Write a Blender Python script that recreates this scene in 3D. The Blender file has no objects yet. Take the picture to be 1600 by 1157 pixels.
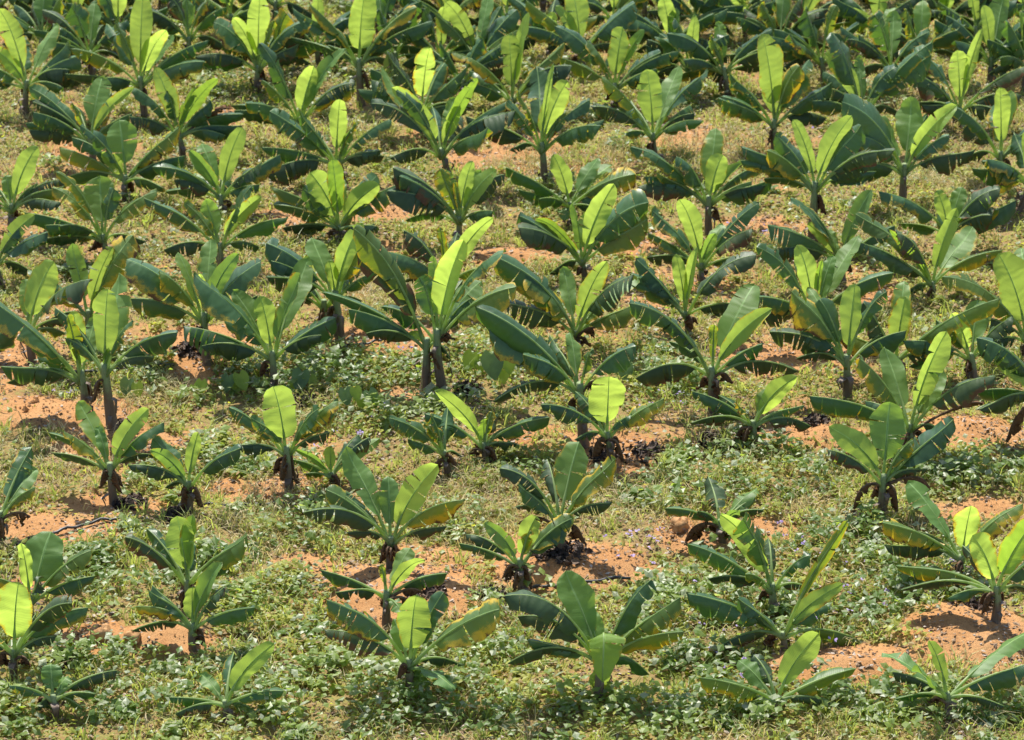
import bpy, math, random
import numpy as np
from mathutils import Vector

# ------------------------------------------------------------------ camera, sky, sun, exposure
scene = bpy.context.scene
PITCH = math.radians(24.0)
CAM_H = 22.8
HALF_TAN = 0.1507
FPX = 800.0 / HALF_TAN
SUN_EL, SUN_AZ = math.radians(60.0), math.radians(-16.0)     # azimuth from +Y, negative = left

cam_data = bpy.data.cameras.new('camera')
cam = bpy.data.objects.new('camera', cam_data)
scene.collection.objects.link(cam)
cam.location = (0, 0, CAM_H)
cam.rotation_euler = (math.pi / 2 - PITCH, 0, 0)
cam_data.sensor_width = 36.0
cam_data.lens = 18.0 / HALF_TAN
cam_data.clip_start = 0.5
cam_data.clip_end = 5000
cam_data.dof.use_dof = True
cam_data.dof.focus_distance = 48.0
cam_data.dof.aperture_fstop = 1.8
scene.camera = cam

world = bpy.data.worlds.new('World')
scene.world = world
world.use_nodes = True
wn = world.node_tree
bg = wn.nodes['Background']
sky = wn.nodes.new('ShaderNodeTexSky')
sky.sky_type = 'NISHITA'
sky.sun_disc = False
sky.sun_elevation = SUN_EL
sky.sun_rotation = SUN_AZ
wn.links.new(sky.outputs[0], bg.inputs[0])
bg.inputs[1].default_value = 0.115

sd = bpy.data.lights.new('sun', 'SUN')
sd.energy = 4.5
sd.angle = math.radians(0.5)
sd.color = (1.0, 0.95, 0.86)
sun = bpy.data.objects.new('sun', sd)
scene.collection.objects.link(sun)
sdir = Vector((math.sin(SUN_AZ) * math.cos(SUN_EL), math.cos(SUN_AZ) * math.cos(SUN_EL), math.sin(SUN_EL)))
sun.rotation_euler = sdir.to_track_quat('Z', 'Y').to_euler()
sun.location = (0, 60, 40)

scene.view_settings.view_transform = 'Standard'
scene.view_settings.look = 'None'
scene.view_settings.exposure = 1.0
scene.view_settings.gamma = 1.0
scene.cycles.max_bounces = 8
scene.cycles.transparent_max_bounces = 4
scene.cycles.transmission_bounces = 6

random.seed(11)
rng = np.random.default_rng(11)
CP, SP = math.cos(PITCH), math.sin(PITCH)


# ------------------------------------------------------------------ photo pixel -> ground point
def unproj(px, py, z=0.0):
    u = (px - 800.0) / FPX
    v = (py - 578.5) / FPX
    d = Vector((u, CP - v * SP, -SP - v * CP))
    t = (z - CAM_H) / d.z
    return Vector((d.x * t, d.y * t, z)), t


# ------------------------------------------------------------------ noise
_tab = np.random.default_rng(5).random((256, 256))


def vnoise(x, y, f, seed=0):
    x = np.asarray(x, float) * f + seed * 17.3
    y = np.asarray(y, float) * f + seed * 41.7
    xi, yi = np.floor(x).astype(int), np.floor(y).astype(int)
    fx, fy = x - xi, y - yi
    fx, fy = fx * fx * (3 - 2 * fx), fy * fy * (3 - 2 * fy)
    g = lambda a, b: _tab[a % 256, b % 256]
    return (g(xi, yi) * (1 - fx) + g(xi + 1, yi) * fx) * (1 - fy) + (g(xi, yi + 1) * (1 - fx) + g(xi + 1, yi + 1) * fx) * fy


def fbm(x, y, f, seed=0, oct=4):
    s, a, tot = 0, 1.0, 0
    for k in range(oct):
        s = s + a * vnoise(x, y, f * 2 ** k, seed + k)
        tot += a
        a *= 0.5
    return s / tot


def ell(cx, cy, rx, ry):
    p, t = unproj(cx, cy)
    s = FPX / t
    el = math.asin(CAM_H / math.hypot(math.hypot(p.x, p.y), CAM_H))
    return p.x, p.y, rx / s, ry / s / math.sin(el)


BARE = [ell(*e) for e in [
    (890, 890, 110, 32), (600, 935, 130, 48), (150, 1000, 50, 28), (240, 1005, 70, 24), (70, 832, 110, 22), (190, 795, 70, 16),
    (90, 650, 110, 30), (180, 690, 90, 24), (310, 545, 100, 28), (640, 535, 70, 30), (560, 545, 60, 25), (390, 765, 70, 20),
    (1270, 690, 100, 18), (1500, 685, 70, 28), (1110, 850, 60, 20), (1330, 1040, 130, 28), (1510, 1000, 120, 50),
    (1220, 832, 60, 20), (1190, 560, 60, 20), (800, 402, 60, 14), (590, 335, 60, 14), (430, 350, 30, 28), (1370, 458, 50, 12),
    (1030, 375, 40, 12), (960, 385, 50, 12), (830, 692, 60, 20), (960, 730, 70, 20), (1540, 792, 50, 16), (620, 624, 50, 14),
    (15, 570, 45, 40), (930, 700, 70, 16), (300, 590, 60, 14), (1000, 470, 40, 12), (830, 230, 60, 14), (1060, 225, 60, 14),
    (170, 230, 60, 14), (360, 180, 40, 10), (1330, 840, 60, 14), (660, 860, 50, 18), (520, 880, 80, 14), (40, 915, 40, 12),
    (800, 690, 50, 14), (1080, 830, 50, 20), (740, 245, 60, 12), (1490, 800, 40, 14), (1290, 560, 50, 16), (720, 470, 40, 12),
    (150, 470, 50, 16), (610, 395, 50, 12), (1180, 350, 60, 12)]]
OPEN = [ell(*e) for e in [
    (890, 893, 105, 30), (612, 935, 95, 34), (155, 1000, 44, 20), (245, 1005, 60, 18), (1320, 1040, 95, 20), (1520, 1000, 95, 40),
    (85, 834, 90, 14), (100, 650, 60, 18), (185, 692, 60, 14), (1270, 690, 75, 12), (1510, 685, 55, 18), (640, 532, 55, 20),
    (310, 545, 60, 16), (595, 335, 45, 10), (1205, 832, 30, 10), (1085, 842, 45, 14), (960, 735, 40, 12), (800, 402, 45, 10)]]
LUSH = [ell(*e) for e in [
    (1350, 900, 160, 95), (1110, 985, 150, 80), (480, 835, 120, 40), (230, 905, 130, 55), (450, 940, 100, 60), (480, 1045, 130, 40),
    (1150, 745, 160, 42), (1490, 745, 140, 36), (820, 725, 70, 28), (230, 575, 80, 26), (390, 580, 80, 36), (740, 1040, 90, 50),
    (760, 565, 90, 30), (560, 590, 140, 40), (1050, 590, 70, 40), (160, 880, 120, 30), (700, 820, 70, 30), (330, 720, 90, 30),
    (200, 1050, 170, 30), (800, 1110, 900, 40), (600, 650, 110, 30), (340, 130, 60, 16), (570, 130, 50, 16), (880, 310, 60, 20)]]
DRY = [ell(*e) for e in [
    (780, 790, 150, 45), (420, 800, 80, 36), (1000, 800, 110, 40), (660, 790, 80, 40), (340, 850, 90, 30), (900, 260, 140, 26),
    (1130, 250, 120, 30), (80, 720, 100, 30), (570, 470, 90, 24), (1500, 280, 90, 20), (230, 620, 80, 30), (520, 660, 60, 20)]]
FLOWER = [ell(*e) for e in [(1330, 900, 130, 80), (1160, 1000, 120, 60), (1030, 620, 60, 30), (850, 310, 50, 14), (620, 552, 60, 14),
                            (570, 650, 50, 22), (990, 860, 60, 24), (520, 700, 50, 20), (100, 620, 60, 20), (1280, 240, 60, 20), (1170, 370, 60, 20)]]
MOUND = [(ell(*e[:4]), e[4]) for e in [
    (890, 888, 110, 34, 0.22), (600, 935, 120, 45, 0.22), (155, 998, 30, 18, 0.16), (245, 1003, 60, 22, 0.14), (1510, 1000, 120, 50, 0.28),
    (1320, 1040, 110, 26, 0.16), (100, 655, 100, 28, 0.15), (180, 695, 90, 20, 0.12), (1270, 690, 90, 16, 0.12), (1510, 682, 60, 26, 0.15),
    (420, 768, 90, 22, 0.12), (640, 530, 60, 26, 0.12), (310, 548, 90, 26, 0.1), (840, 690, 60, 18, 0.1), (960, 735, 60, 20, 0.1),
    (1110, 845, 60, 20, 0.14), (600, 335, 50, 12, 0.1), (800, 402, 50, 12, 0.1), (1450, 800, 100, 20, 0.1)]]


def field(L, x, y):
    r = np.zeros(np.shape(x))
    for cx, cy, rx, ry in L:
        d2 = ((x - cx) / rx) ** 2 + ((y - cy) / ry) ** 2
        r = np.maximum(r, np.exp(-d2 * d2 * 0.6))
    return r


def height(x, y):
    x, y = np.asarray(x, float), np.asarray(y, float)
    h = (fbm(x, y, 0.25, 1, 3) - 0.5) * 0.25 + (fbm(x, y, 1.6, 4, 3) - 0.5) * 0.14
    for (cx, cy, rx, ry), a in MOUND:
        h = h + a * np.exp(-(((x - cx) / rx) ** 2 + ((y - cy) / ry) ** 2) * 1.2)
    return h


def cover(x, y):
    """how much low vegetation grows at a ground point, 0..1"""
    n = fbm(x, y, 0.9, 9, 4)
    c = 0.80 + (n - 0.5) * 1.5
    c = c + 0.6 * field(LUSH, x, y) - 1.15 * field(BARE, x, y) * np.clip(2.6 * fbm(x, y, 2.0, 3, 4) - 0.40, 0.25, 1.5)
    c = c - 1.3 * field(OPEN, x, y) * np.clip(2.2 * fbm(x, y, 2.6, 13, 3) - 0.2, 0.35, 1)
    return np.clip(c, 0.0, 1.0)


def ground_pt(px, py):
    p, t = unproj(px, py)
    for _ in range(2):
        p, t = unproj(px, py, float(height(p.x, p.y)))
    return p, t


# ------------------------------------------------------------------ materials
def new_mat(name):
    m = bpy.data.materials.new(name)
    m.use_nodes = True
    nt = m.node_tree
    for n in list(nt.nodes):
        nt.nodes.remove(n)
    out = nt.nodes.new('ShaderNodeOutputMaterial')
    return m, nt, out


class NB:
    def __init__(s, nt):
        s.nt = nt

    def n(s, typ, **kw):
        nd = s.nt.nodes.new(typ)
        for k, v in kw.items():
            setattr(nd, k, v)
        return nd

    def l(s, a, b):
        s.nt.links.new(a, b)

    def put(s, sock, v):
        if hasattr(v, 'is_linked') or isinstance(v, bpy.types.NodeSocket):
            s.l(v, sock)
        else:
            sock.default_value = v

    def math(s, op, a, b=0.0, clamp=False):
        nd = s.n('ShaderNodeMath', operation=op, use_clamp=clamp)
        s.put(nd.inputs[0], a)
        s.put(nd.inputs[1], b)
        return nd.outputs[0]

    def mix(s, f, a, b, blend='MIX'):
        nd = s.n('ShaderNodeMix', data_type='RGBA', blend_type=blend)
        s.put(nd.inputs[0], f)
        s.put(nd.inputs[6], a)
        s.put(nd.inputs[7], b)
        return nd.outputs[2]

    def step(s, v, lo, hi):
        nd = s.n('ShaderNodeMapRange', interpolation_type='SMOOTHSTEP')
        s.put(nd.inputs[0], v)
        nd.inputs[1].default_value = lo
        nd.inputs[2].default_value = hi
        return nd.outputs[0]

    def noise(s, vec, scale, detail=3.0, rough=0.6):
        nd = s.n('ShaderNodeTexNoise')
        if vec is not None:
            s.l(vec, nd.inputs['Vector'])
        nd.inputs['Scale'].default_value = scale
        nd.inputs['Detail'].default_value = detail
        nd.inputs['Roughness'].default_value = rough
        return nd.outputs['Fac']


def c4(c):
    return (c[0], c[1], c[2], 1.0)


def leaf_material(name, col, col2, trans, tw, yellow, brown, rough=0.42, spec=0.42, allbrown=0.0):
    """banana blade: lateral veins, yellowing and scorched margins, light passing through"""
    m, nt, out = new_mat(name)
    b = NB(nt)
    uv = b.n('ShaderNodeUVMap')
    sep = b.n('ShaderNodeSeparateXYZ')
    b.l(uv.outputs[0], sep.inputs[0])
    u, v = sep.outputs[0], sep.outputs[1]          # u 0..1 across, v along (metres)
    oi = b.n('ShaderNodeObjectInfo').outputs['Random']
    tc = b.n('ShaderNodeTexCoord').outputs['Object']
    edge = b.math('ABSOLUTE', b.math('SUBTRACT', b.math('MULTIPLY', u, 2.0), 1.0))    # 0 midrib, 1 margin
    # veins run out from the midrib, slanting to the tip
    vv = b.math('SUBTRACT', v, b.math('MULTIPLY', edge, 0.06))
    wob = b.noise(tc, 9.0, 2.0)
    ph = b.math('ADD', b.math('MULTIPLY', vv, 260.0), b.math('MULTIPLY', wob, 5.0))
    vein = b.math('ADD', b.math('MULTIPLY', b.math('SINE', ph), 0.5), 0.5)
    ph2 = b.math('ADD', b.math('MULTIPLY', vv, 41.0), b.math('MULTIPLY', b.noise(tc, 3.0, 1.0), 14.0))
    band = b.math('ADD', b.math('MULTIPLY', b.math('SINE', ph2), 0.5), 0.5)
    big = b.noise(tc, 3.2, 3.0)
    base = b.mix(b.step(b.math('ADD', b.math('MULTIPLY', big, 0.6), b.math('MULTIPLY', oi, 0.55)), 0.3, 0.85), c4(col), c4(col2))
    base = b.mix(b.math('MULTIPLY', b.math('ADD', b.math('MULTIPLY', vein, 0.5), b.math('MULTIPLY', band, 0.5)), 0.28), base, c4([min(1, c * 1.9 + 0.01) for c in col2]))
    tcol = b.mix(b.math('MULTIPLY', b.math('ADD', vein, band), 0.16), c4(trans), c4([c * 0.55 for c in trans]))
    base = b.mix(b.step(edge, 0.085, 0.03), base, c4([min(1, c * 2.2 + 0.05) for c in col2]))
    # margins
    nz = b.noise(tc, 7.0, 4.0, 0.65)
    nz2 = b.noise(tc, 22.0, 3.0, 0.6)
    e = b.math('ADD', edge, b.math('MULTIPLY', b.math('SUBTRACT', nz, 0.5), 1.3))
    e = b.math('ADD', e, b.math('MULTIPLY', b.math('SUBTRACT', oi, 0.5), 0.5))
    e = b.math('ADD', e, b.math('MULTIPLY', b.math('SUBTRACT', vein, 0.5), 0.16))
    ymask = b.step(e, 1.12 - yellow, 1.36 - yellow)
    e2 = b.math('ADD', e, b.math('MULTIPLY', b.math('SUBTRACT', nz2, 0.5), 0.5))
    bmask = b.step(e2, 1.31 - brown, 1.37 - brown)
    base = b.mix(ymask, base, c4((0.50, 0.36, 0.03)))
    tcol = b.mix(ymask, tcol, c4((0.62, 0.42, 0.02)))
    brn = b.mix(nz2, c4((0.055, 0.026, 0.014)), c4((0.20, 0.10, 0.04)))
    base = b.mix(bmask, base, brn)
    tcol = b.mix(bmask, tcol, c4((0.12, 0.05, 0.015)))
    lum = b.math('MULTIPLY', b.math('ADD', 0.62, b.math('MULTIPLY', b.math('FRACT', b.math('MULTIPLY', oi, 13.7)), 0.46)), b.math('ADD', 0.80, b.math('MULTIPLY', b.noise(tc, 5.0, 4.0), 0.40)))
    vm = b.n('ShaderNodeVectorMath', operation='SCALE')
    b.l(tcol, vm.inputs[0])
    b.l(lum, vm.inputs['Scale'])
    tcol = vm.outputs[0]
    if allbrown:
        base = b.mix(allbrown, base, brn)
        tcol = b.mix(allbrown, tcol, c4((0.10, 0.045, 0.015)))
    bump = b.n('ShaderNodeBump')
    bump.inputs['Strength'].default_value = 0.3
    bump.inputs['Distance'].default_value = 0.012
    b.l(b.math('ADD', b.math('MULTIPLY', band, 0.7), b.math('MULTIPLY', vein, 0.25)), bump.inputs['Height'])
    p = b.n('ShaderNodeBsdfPrincipled')
    b.l(base, p.inputs['Base Color'])
    b.put(p.inputs['Roughness'], b.math('ADD', b.math('MULTIPLY', bmask, 0.3), b.math('ADD', rough - 0.08, b.math('MULTIPLY', big, 0.26))))
    p.inputs['Specular IOR Level'].default_value = spec
    b.l(bump.outputs[0], p.inputs['Normal'])
    t = b.n('ShaderNodeBsdfTranslucent')
    b.l(tcol, t.inputs['Color'])
    b.l(bump.outputs[0], t.inputs['Normal'])
    mx = b.n('ShaderNodeMixShader')
    oi2 = b.math('FRACT', b.math('MULTIPLY', oi, 7.31))
    b.l(b.math('ADD', tw[0], b.math('MULTIPLY', oi2, tw[1] - tw[0])), mx.inputs[0])
    b.l(p.outputs[0], mx.inputs[1])
    b.l(t.outputs[0], mx.inputs[2])
    b.l(mx.outputs[0], out.inputs[0])
    return m


M = {}
M['L'] = leaf_material('young_leaf', (0.09, 0.18, 0.03), (0.14, 0.24, 0.035), (0.64, 0.85, 0.12), (0.34, 0.62), 0.10, 0.02, 0.46)
M['M'] = leaf_material('half_grown_leaf', (0.08, 0.16, 0.03), (0.12, 0.21, 0.035), (0.46, 0.70, 0.06), (0.34, 0.56), 0.14, 0.04, 0.44)
M['G'] = leaf_material('fresh_leaf', (0.07, 0.15, 0.035), (0.11, 0.20, 0.05), (0.38, 0.60, 0.07), (0.30, 0.50), 0.10, 0.04, 0.46)
M['D'] = leaf_material('mature_leaf', (0.018, 0.050, 0.019), (0.050, 0.112, 0.040), (0.17, 0.34, 0.03), (0.20, 0.44), 0.22, 0.14, 0.33, 0.5)
M['Y'] = leaf_material('yellowing_leaf', (0.036, 0.085, 0.020), (0.07, 0.13, 0.03), (0.40, 0.52, 0.03), (0.30, 0.50), 0.50, 0.22, 0.42)
M['B'] = leaf_material('scorched_leaf', (0.024, 0.055, 0.018), (0.042, 0.070, 0.022), (0.12, 0.17, 0.02), (0.16, 0.30), 0.28, 0.45, 0.46)
M['X'] = leaf_material('dead_leaf_brown', (0.05, 0.035, 0.02), (0.08, 0.05, 0.03), (0.10, 0.05, 0.015), (0.1, 0.14), 0.0, 0.9, 0.75, 0.2, 0.95)


def simple_mat(name, cols, rough=0.6, scale=8.0, trans=None, tw=0.3, spec=0.4, bump=0.0):
    """cols: two colours mixed by noise and by a random value per object/island"""
    m, nt, out = new_mat(name)
    b = NB(nt)
    tc = b.n('ShaderNodeTexCoord').outputs['Object']
    n = b.noise(tc, scale, 4.0)
    ri = b.n('ShaderNodeNewGeometry').outputs['Random Per Island']
    f = b.math('ADD', b.math('MULTIPLY', b.step(n, 0.36, 0.64), 0.55), b.math('MULTIPLY', ri, 0.45))
    col = b.mix(b.step(f, 0.25, 0.75), c4(cols[0]), c4(cols[1]))
    if len(cols) > 2:
        col = b.mix(b.step(ri, 0.78, 0.82), col, c4(cols[2]))
    p = b.n('ShaderNodeBsdfPrincipled')
    b.l(col, p.inputs['Base Color'])
    p.inputs['Roughness'].default_value = rough
    p.inputs['Specular IOR Level'].default_value = spec
    if bump:
        bp = b.n('ShaderNodeBump')
        bp.inputs['Strength'].default_value = bump
        bp.inputs['Distance'].default_value = 0.02
        b.l(b.noise(tc, scale * 3, 5.0), bp.inputs['Height'])
        b.l(bp.outputs[0], p.inputs['Normal'])
    if trans:
        t = b.n('ShaderNodeBsdfTranslucent')
        b.l(b.mix(0.6, b.mix(1.0, col, (2.2, 2.2, 1.2, 1), 'MULTIPLY'), c4(trans)), t.inputs['Color'])
        mx = b.n('ShaderNodeMixShader')
        mx.inputs[0].default_value = tw
        b.l(p.outputs[0], mx.inputs[1])
        b.l(t.outputs[0], mx.inputs[2])
        b.l(mx.outputs[0], out.inputs[0])
    else:
        b.l(p.outputs[0], out.inputs[0])
    return m


M['rib'] = simple_mat('pale_midrib', [(0.18, 0.26, 0.09), (0.30, 0.38, 0.16)], 0.45, 4.0, (0.55, 0.72, 0.15), 0.45)
M['rib_dead'] = simple_mat('dry_midrib', [(0.07, 0.04, 0.02), (0.15, 0.09, 0.045)], 0.8, 8.0)


def stem_material():
    m, nt, out = new_mat('pseudostem_skin')
    b = NB(nt)
    uv = b.n('ShaderNodeUVMap')
    sep = b.n('ShaderNodeSeparateXYZ')
    b.l(uv.outputs[0], sep.inputs[0])
    v = sep.outputs[1]
    tc = b.n('ShaderNodeTexCoord').outputs['Object']
    mp = b.n('ShaderNodeMapping')
    mp.inputs['Scale'].default_value = (30, 30, 3)
    b.l(tc, mp.inputs[0])
    streak = b.noise(mp.outputs[0], 1.0, 5.0, 0.7)
    blot = b.noise(tc, 7.0, 4.0)
    green = b.mix(streak, c4((0.09, 0.14, 0.045)), c4((0.27, 0.33, 0.15)))
    brown = b.mix(streak, c4((0.035, 0.022, 0.016)), c4((0.24, 0.165, 0.11)))
    f = b.step(b.math('ADD', v, b.math('MULTIPLY', b.math('SUBTRACT', blot, 0.5), 0.9)), 0.45, 0.85)
    col = b.mix(f, brown, green)
    p = b.n('ShaderNodeBsdfPrincipled')
    b.l(col, p.inputs['Base Color'])
    p.inputs['Roughness'].default_value = 0.6
    bp = b.n('ShaderNodeBump')
    bp.inputs['Strength'].default_value = 0.6
    bp.inputs['Distance'].default_value = 0.015
    b.l(streak, bp.inputs['Height'])
    b.l(bp.outputs[0], p.inputs['Normal'])
    b.l(p.outputs[0], out.inputs[0])
    return m


M['stem'] = stem_material()


def ground_material():
    m, nt, out = new_mat('orange_soil')
    b = NB(nt)
    tc = b.n('ShaderNodeTexCoord').outputs['Object']
    at = b.n('ShaderNodeAttribute', attribute_name='cover').outputs['Fac']
    n1 = b.noise(tc, 1.3, 5.0, 0.6)
    n2 = b.noise(tc, 9.0, 5.0, 0.7)
    n3 = b.noise(tc, 45.0, 4.0, 0.7)
    soil = b.mix(n2, c4((0.26, 0.112, 0.040)), c4((0.50, 0.27, 0.110)))
    soil = b.mix(b.step(n1, 0.4, 0.65), soil, c4((0.42, 0.23, 0.10)))
    soil = b.mix(b.step(n3, 0.50, 0.70), soil, c4((0.19, 0.088, 0.036)))
    litter = b.mix(n3, c4((0.10, 0.075, 0.03)), c4((0.31, 0.21, 0.10)))
    litter = b.mix(b.step(n2, 0.42, 0.62), litter, c4((0.20, 0.20, 0.06)))
    f = b.step(b.math('ADD', at, b.math('MULTIPLY', b.math('SUBTRACT', n2, 0.5), 0.9)), 0.2, 0.75)
    col = b.mix(b.math('MULTIPLY', f, 0.85), soil, litter)
    p = b.n('ShaderNodeBsdfPrincipled')
    b.l(col, p.inputs['Base Color'])
    p.inputs['Roughness'].default_value = 0.95
    p.inputs['Specular IOR Level'].default_value = 0.15
    bp = b.n('ShaderNodeBump')
    bp.inputs['Strength'].default_value = 0.9
    bp.inputs['Distance'].default_value = 0.06
    b.l(b.math('ADD', b.math('MULTIPLY', n2, 0.7), b.math('MULTIPLY', n3, 0.35)), bp.inputs['Height'])
    b.l(bp.outputs[0], p.inputs['Normal'])
    b.l(p.outputs[0], out.inputs[0])
    return m


M['soil'] = ground_material()
M['grass'] = simple_mat('grass_blade', [(0.16, 0.22, 0.05), (0.32, 0.36, 0.12)], 0.45, 0.6, (0.55, 0.60, 0.12), 0.45)
M['straw'] = simple_mat('dry_grass', [(0.38, 0.31, 0.16), (0.52, 0.44, 0.25), (0.22, 0.24, 0.09)], 0.6, 0.6, (0.6, 0.5, 0.25), 0.35)
M['creeper'] = simple_mat('creeper_leaf', [(0.075, 0.135, 0.022), (0.16, 0.22, 0.04), (0.26, 0.29, 0.19)], 0.46, 0.5, (0.55, 0.70, 0.08), 0.42, 0.6)
M['weed'] = simple_mat('weed_leaf', [(0.17, 0.21, 0.03), (0.33, 0.34, 0.07), (0.30, 0.20, 0.09)], 0.52, 0.5, (0.62, 0.62, 0.08), 0.45, 0.35)
M['litter'] = simple_mat('dry_litter', [(0.10, 0.06, 0.035), (0.26, 0.17, 0.10), (0.38, 0.31, 0.25)], 0.85, 1.5)
M['flower'] = simple_mat('violet_petal', [(0.28, 0.20, 0.46), (0.45, 0.36, 0.62)], 0.6, 2.0, (0.5, 0.4, 0.7), 0.3)
M['hose'] = simple_mat('black_polythene', [(0.03, 0.03, 0.032), (0.07, 0.065, 0.06)], 0.45, 5.0)
M['clod'] = simple_mat('clod_soil', [(0.30, 0.16, 0.07), (0.46, 0.27, 0.13)], 0.95, 6.0, None, 0, 0.1, 0.8)
M['mulch'] = simple_mat('rotting_leaf', [(0.022, 0.015, 0.012), (0.075, 0.045, 0.03), (0.13, 0.085, 0.055)], 0.8, 5.0)
M['taro'] = simple_mat('taro_blade', [(0.05, 0.10, 0.045), (0.10, 0.17, 0.06)], 0.4, 3.0, (0.40, 0.52, 0.08), 0.35, 0.5)
M['taro_lime'] = simple_mat('taro_young_blade', [(0.14, 0.22, 0.03), (0.20, 0.28, 0.05)], 0.4, 3.0, (0.62, 0.75, 0.06), 0.5, 0.5)


# ------------------------------------------------------------------ object helpers
COL = scene.collection


def mesh_obj(name, verts, faces, mat, parent=None, loc=(0, 0, 0), uvs=None, smooth=True):
    me = bpy.data.meshes.new(name)
    me.from_pydata(verts, [], faces)
    if uvs is not None:
        ul = me.uv_layers.new(name='UVMap')
        li = np.empty(len(me.loops), dtype=np.int32)
        me.loops.foreach_get('vertex_index', li)
        ul.data.foreach_set('uv', np.asarray(uvs, dtype=np.float32)[li].ravel())
    if smooth:
        me.polygons.foreach_set('use_smooth', np.ones(len(me.polygons), dtype=bool))
    me.materials.append(mat)
    me.update()
    o = bpy.data.objects.new(name, me)
    COL.objects.link(o)
    o.location = loc
    if parent:
        o.parent = parent
    return o


def array_obj(name, V, F, mat, smooth=False):
    """V (n,3) float, F (m,k) int with constant k"""
    me = bpy.data.meshes.new(name)
    k = F.shape[1]
    me.vertices.add(len(V))
    me.vertices.foreach_set('co', V.astype(np.float32).ravel())
    me.loops.add(F.size)
    me.loops.foreach_set('vertex_index', F.astype(np.int32).ravel())
    me.polygons.add(len(F))
    me.polygons.foreach_set('loop_start', np.arange(0, F.size, k, dtype=np.int32))
    me.polygons.foreach_set('use_smooth', np.full(len(F), smooth, dtype=bool))
    me.update(calc_edges=True)
    me.validate()
    me.materials.append(mat)
    o = bpy.data.objects.new(name, me)
    COL.objects.link(o)
    return o


def empty(name, loc):
    o = bpy.data.objects.new(name, None)
    COL.objects.link(o)
    o.location = loc
    o.empty_display_size = 0.2
    return o


def tube(points, radii, sides=6, flat=1.0):
    """closed-end tube through points -> verts, faces, v coordinate per vertex"""
    V, F, T = [], [], []
    n = len(points)
    pts = [Vector(p) for p in points]
    ref = Vector((0.31, 0.2, 0.93)).normalized()
    for i, p in enumerate(pts):
        t = (pts[min(i + 1, n - 1)] - pts[max(i - 1, 0)]).normalized()
        r = ref if abs(t.dot(ref)) < 0.95 else Vector((1, 0, 0))
        a = t.cross(r).normalized()
        b = t.cross(a)
        for k in range(sides):
            th = 2 * math.pi * k / sides
            V.append(p + (a * math.cos(th) + b * math.sin(th) * flat) * radii[i])
            T.append(i / (n - 1))
    for i in range(n - 1):
        for k in range(sides):
            k2 = (k + 1) % sides
            F.append((i * sides + k, i * sides + k2, (i + 1) * sides + k2, (i + 1) * sides + k))
    F.append(tuple(range(sides))[::-1])
    F.append(tuple((n - 1) * sides + k for k in range(sides)))
    return V, F, T


UP = Vector((0, 0, 1))


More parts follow.
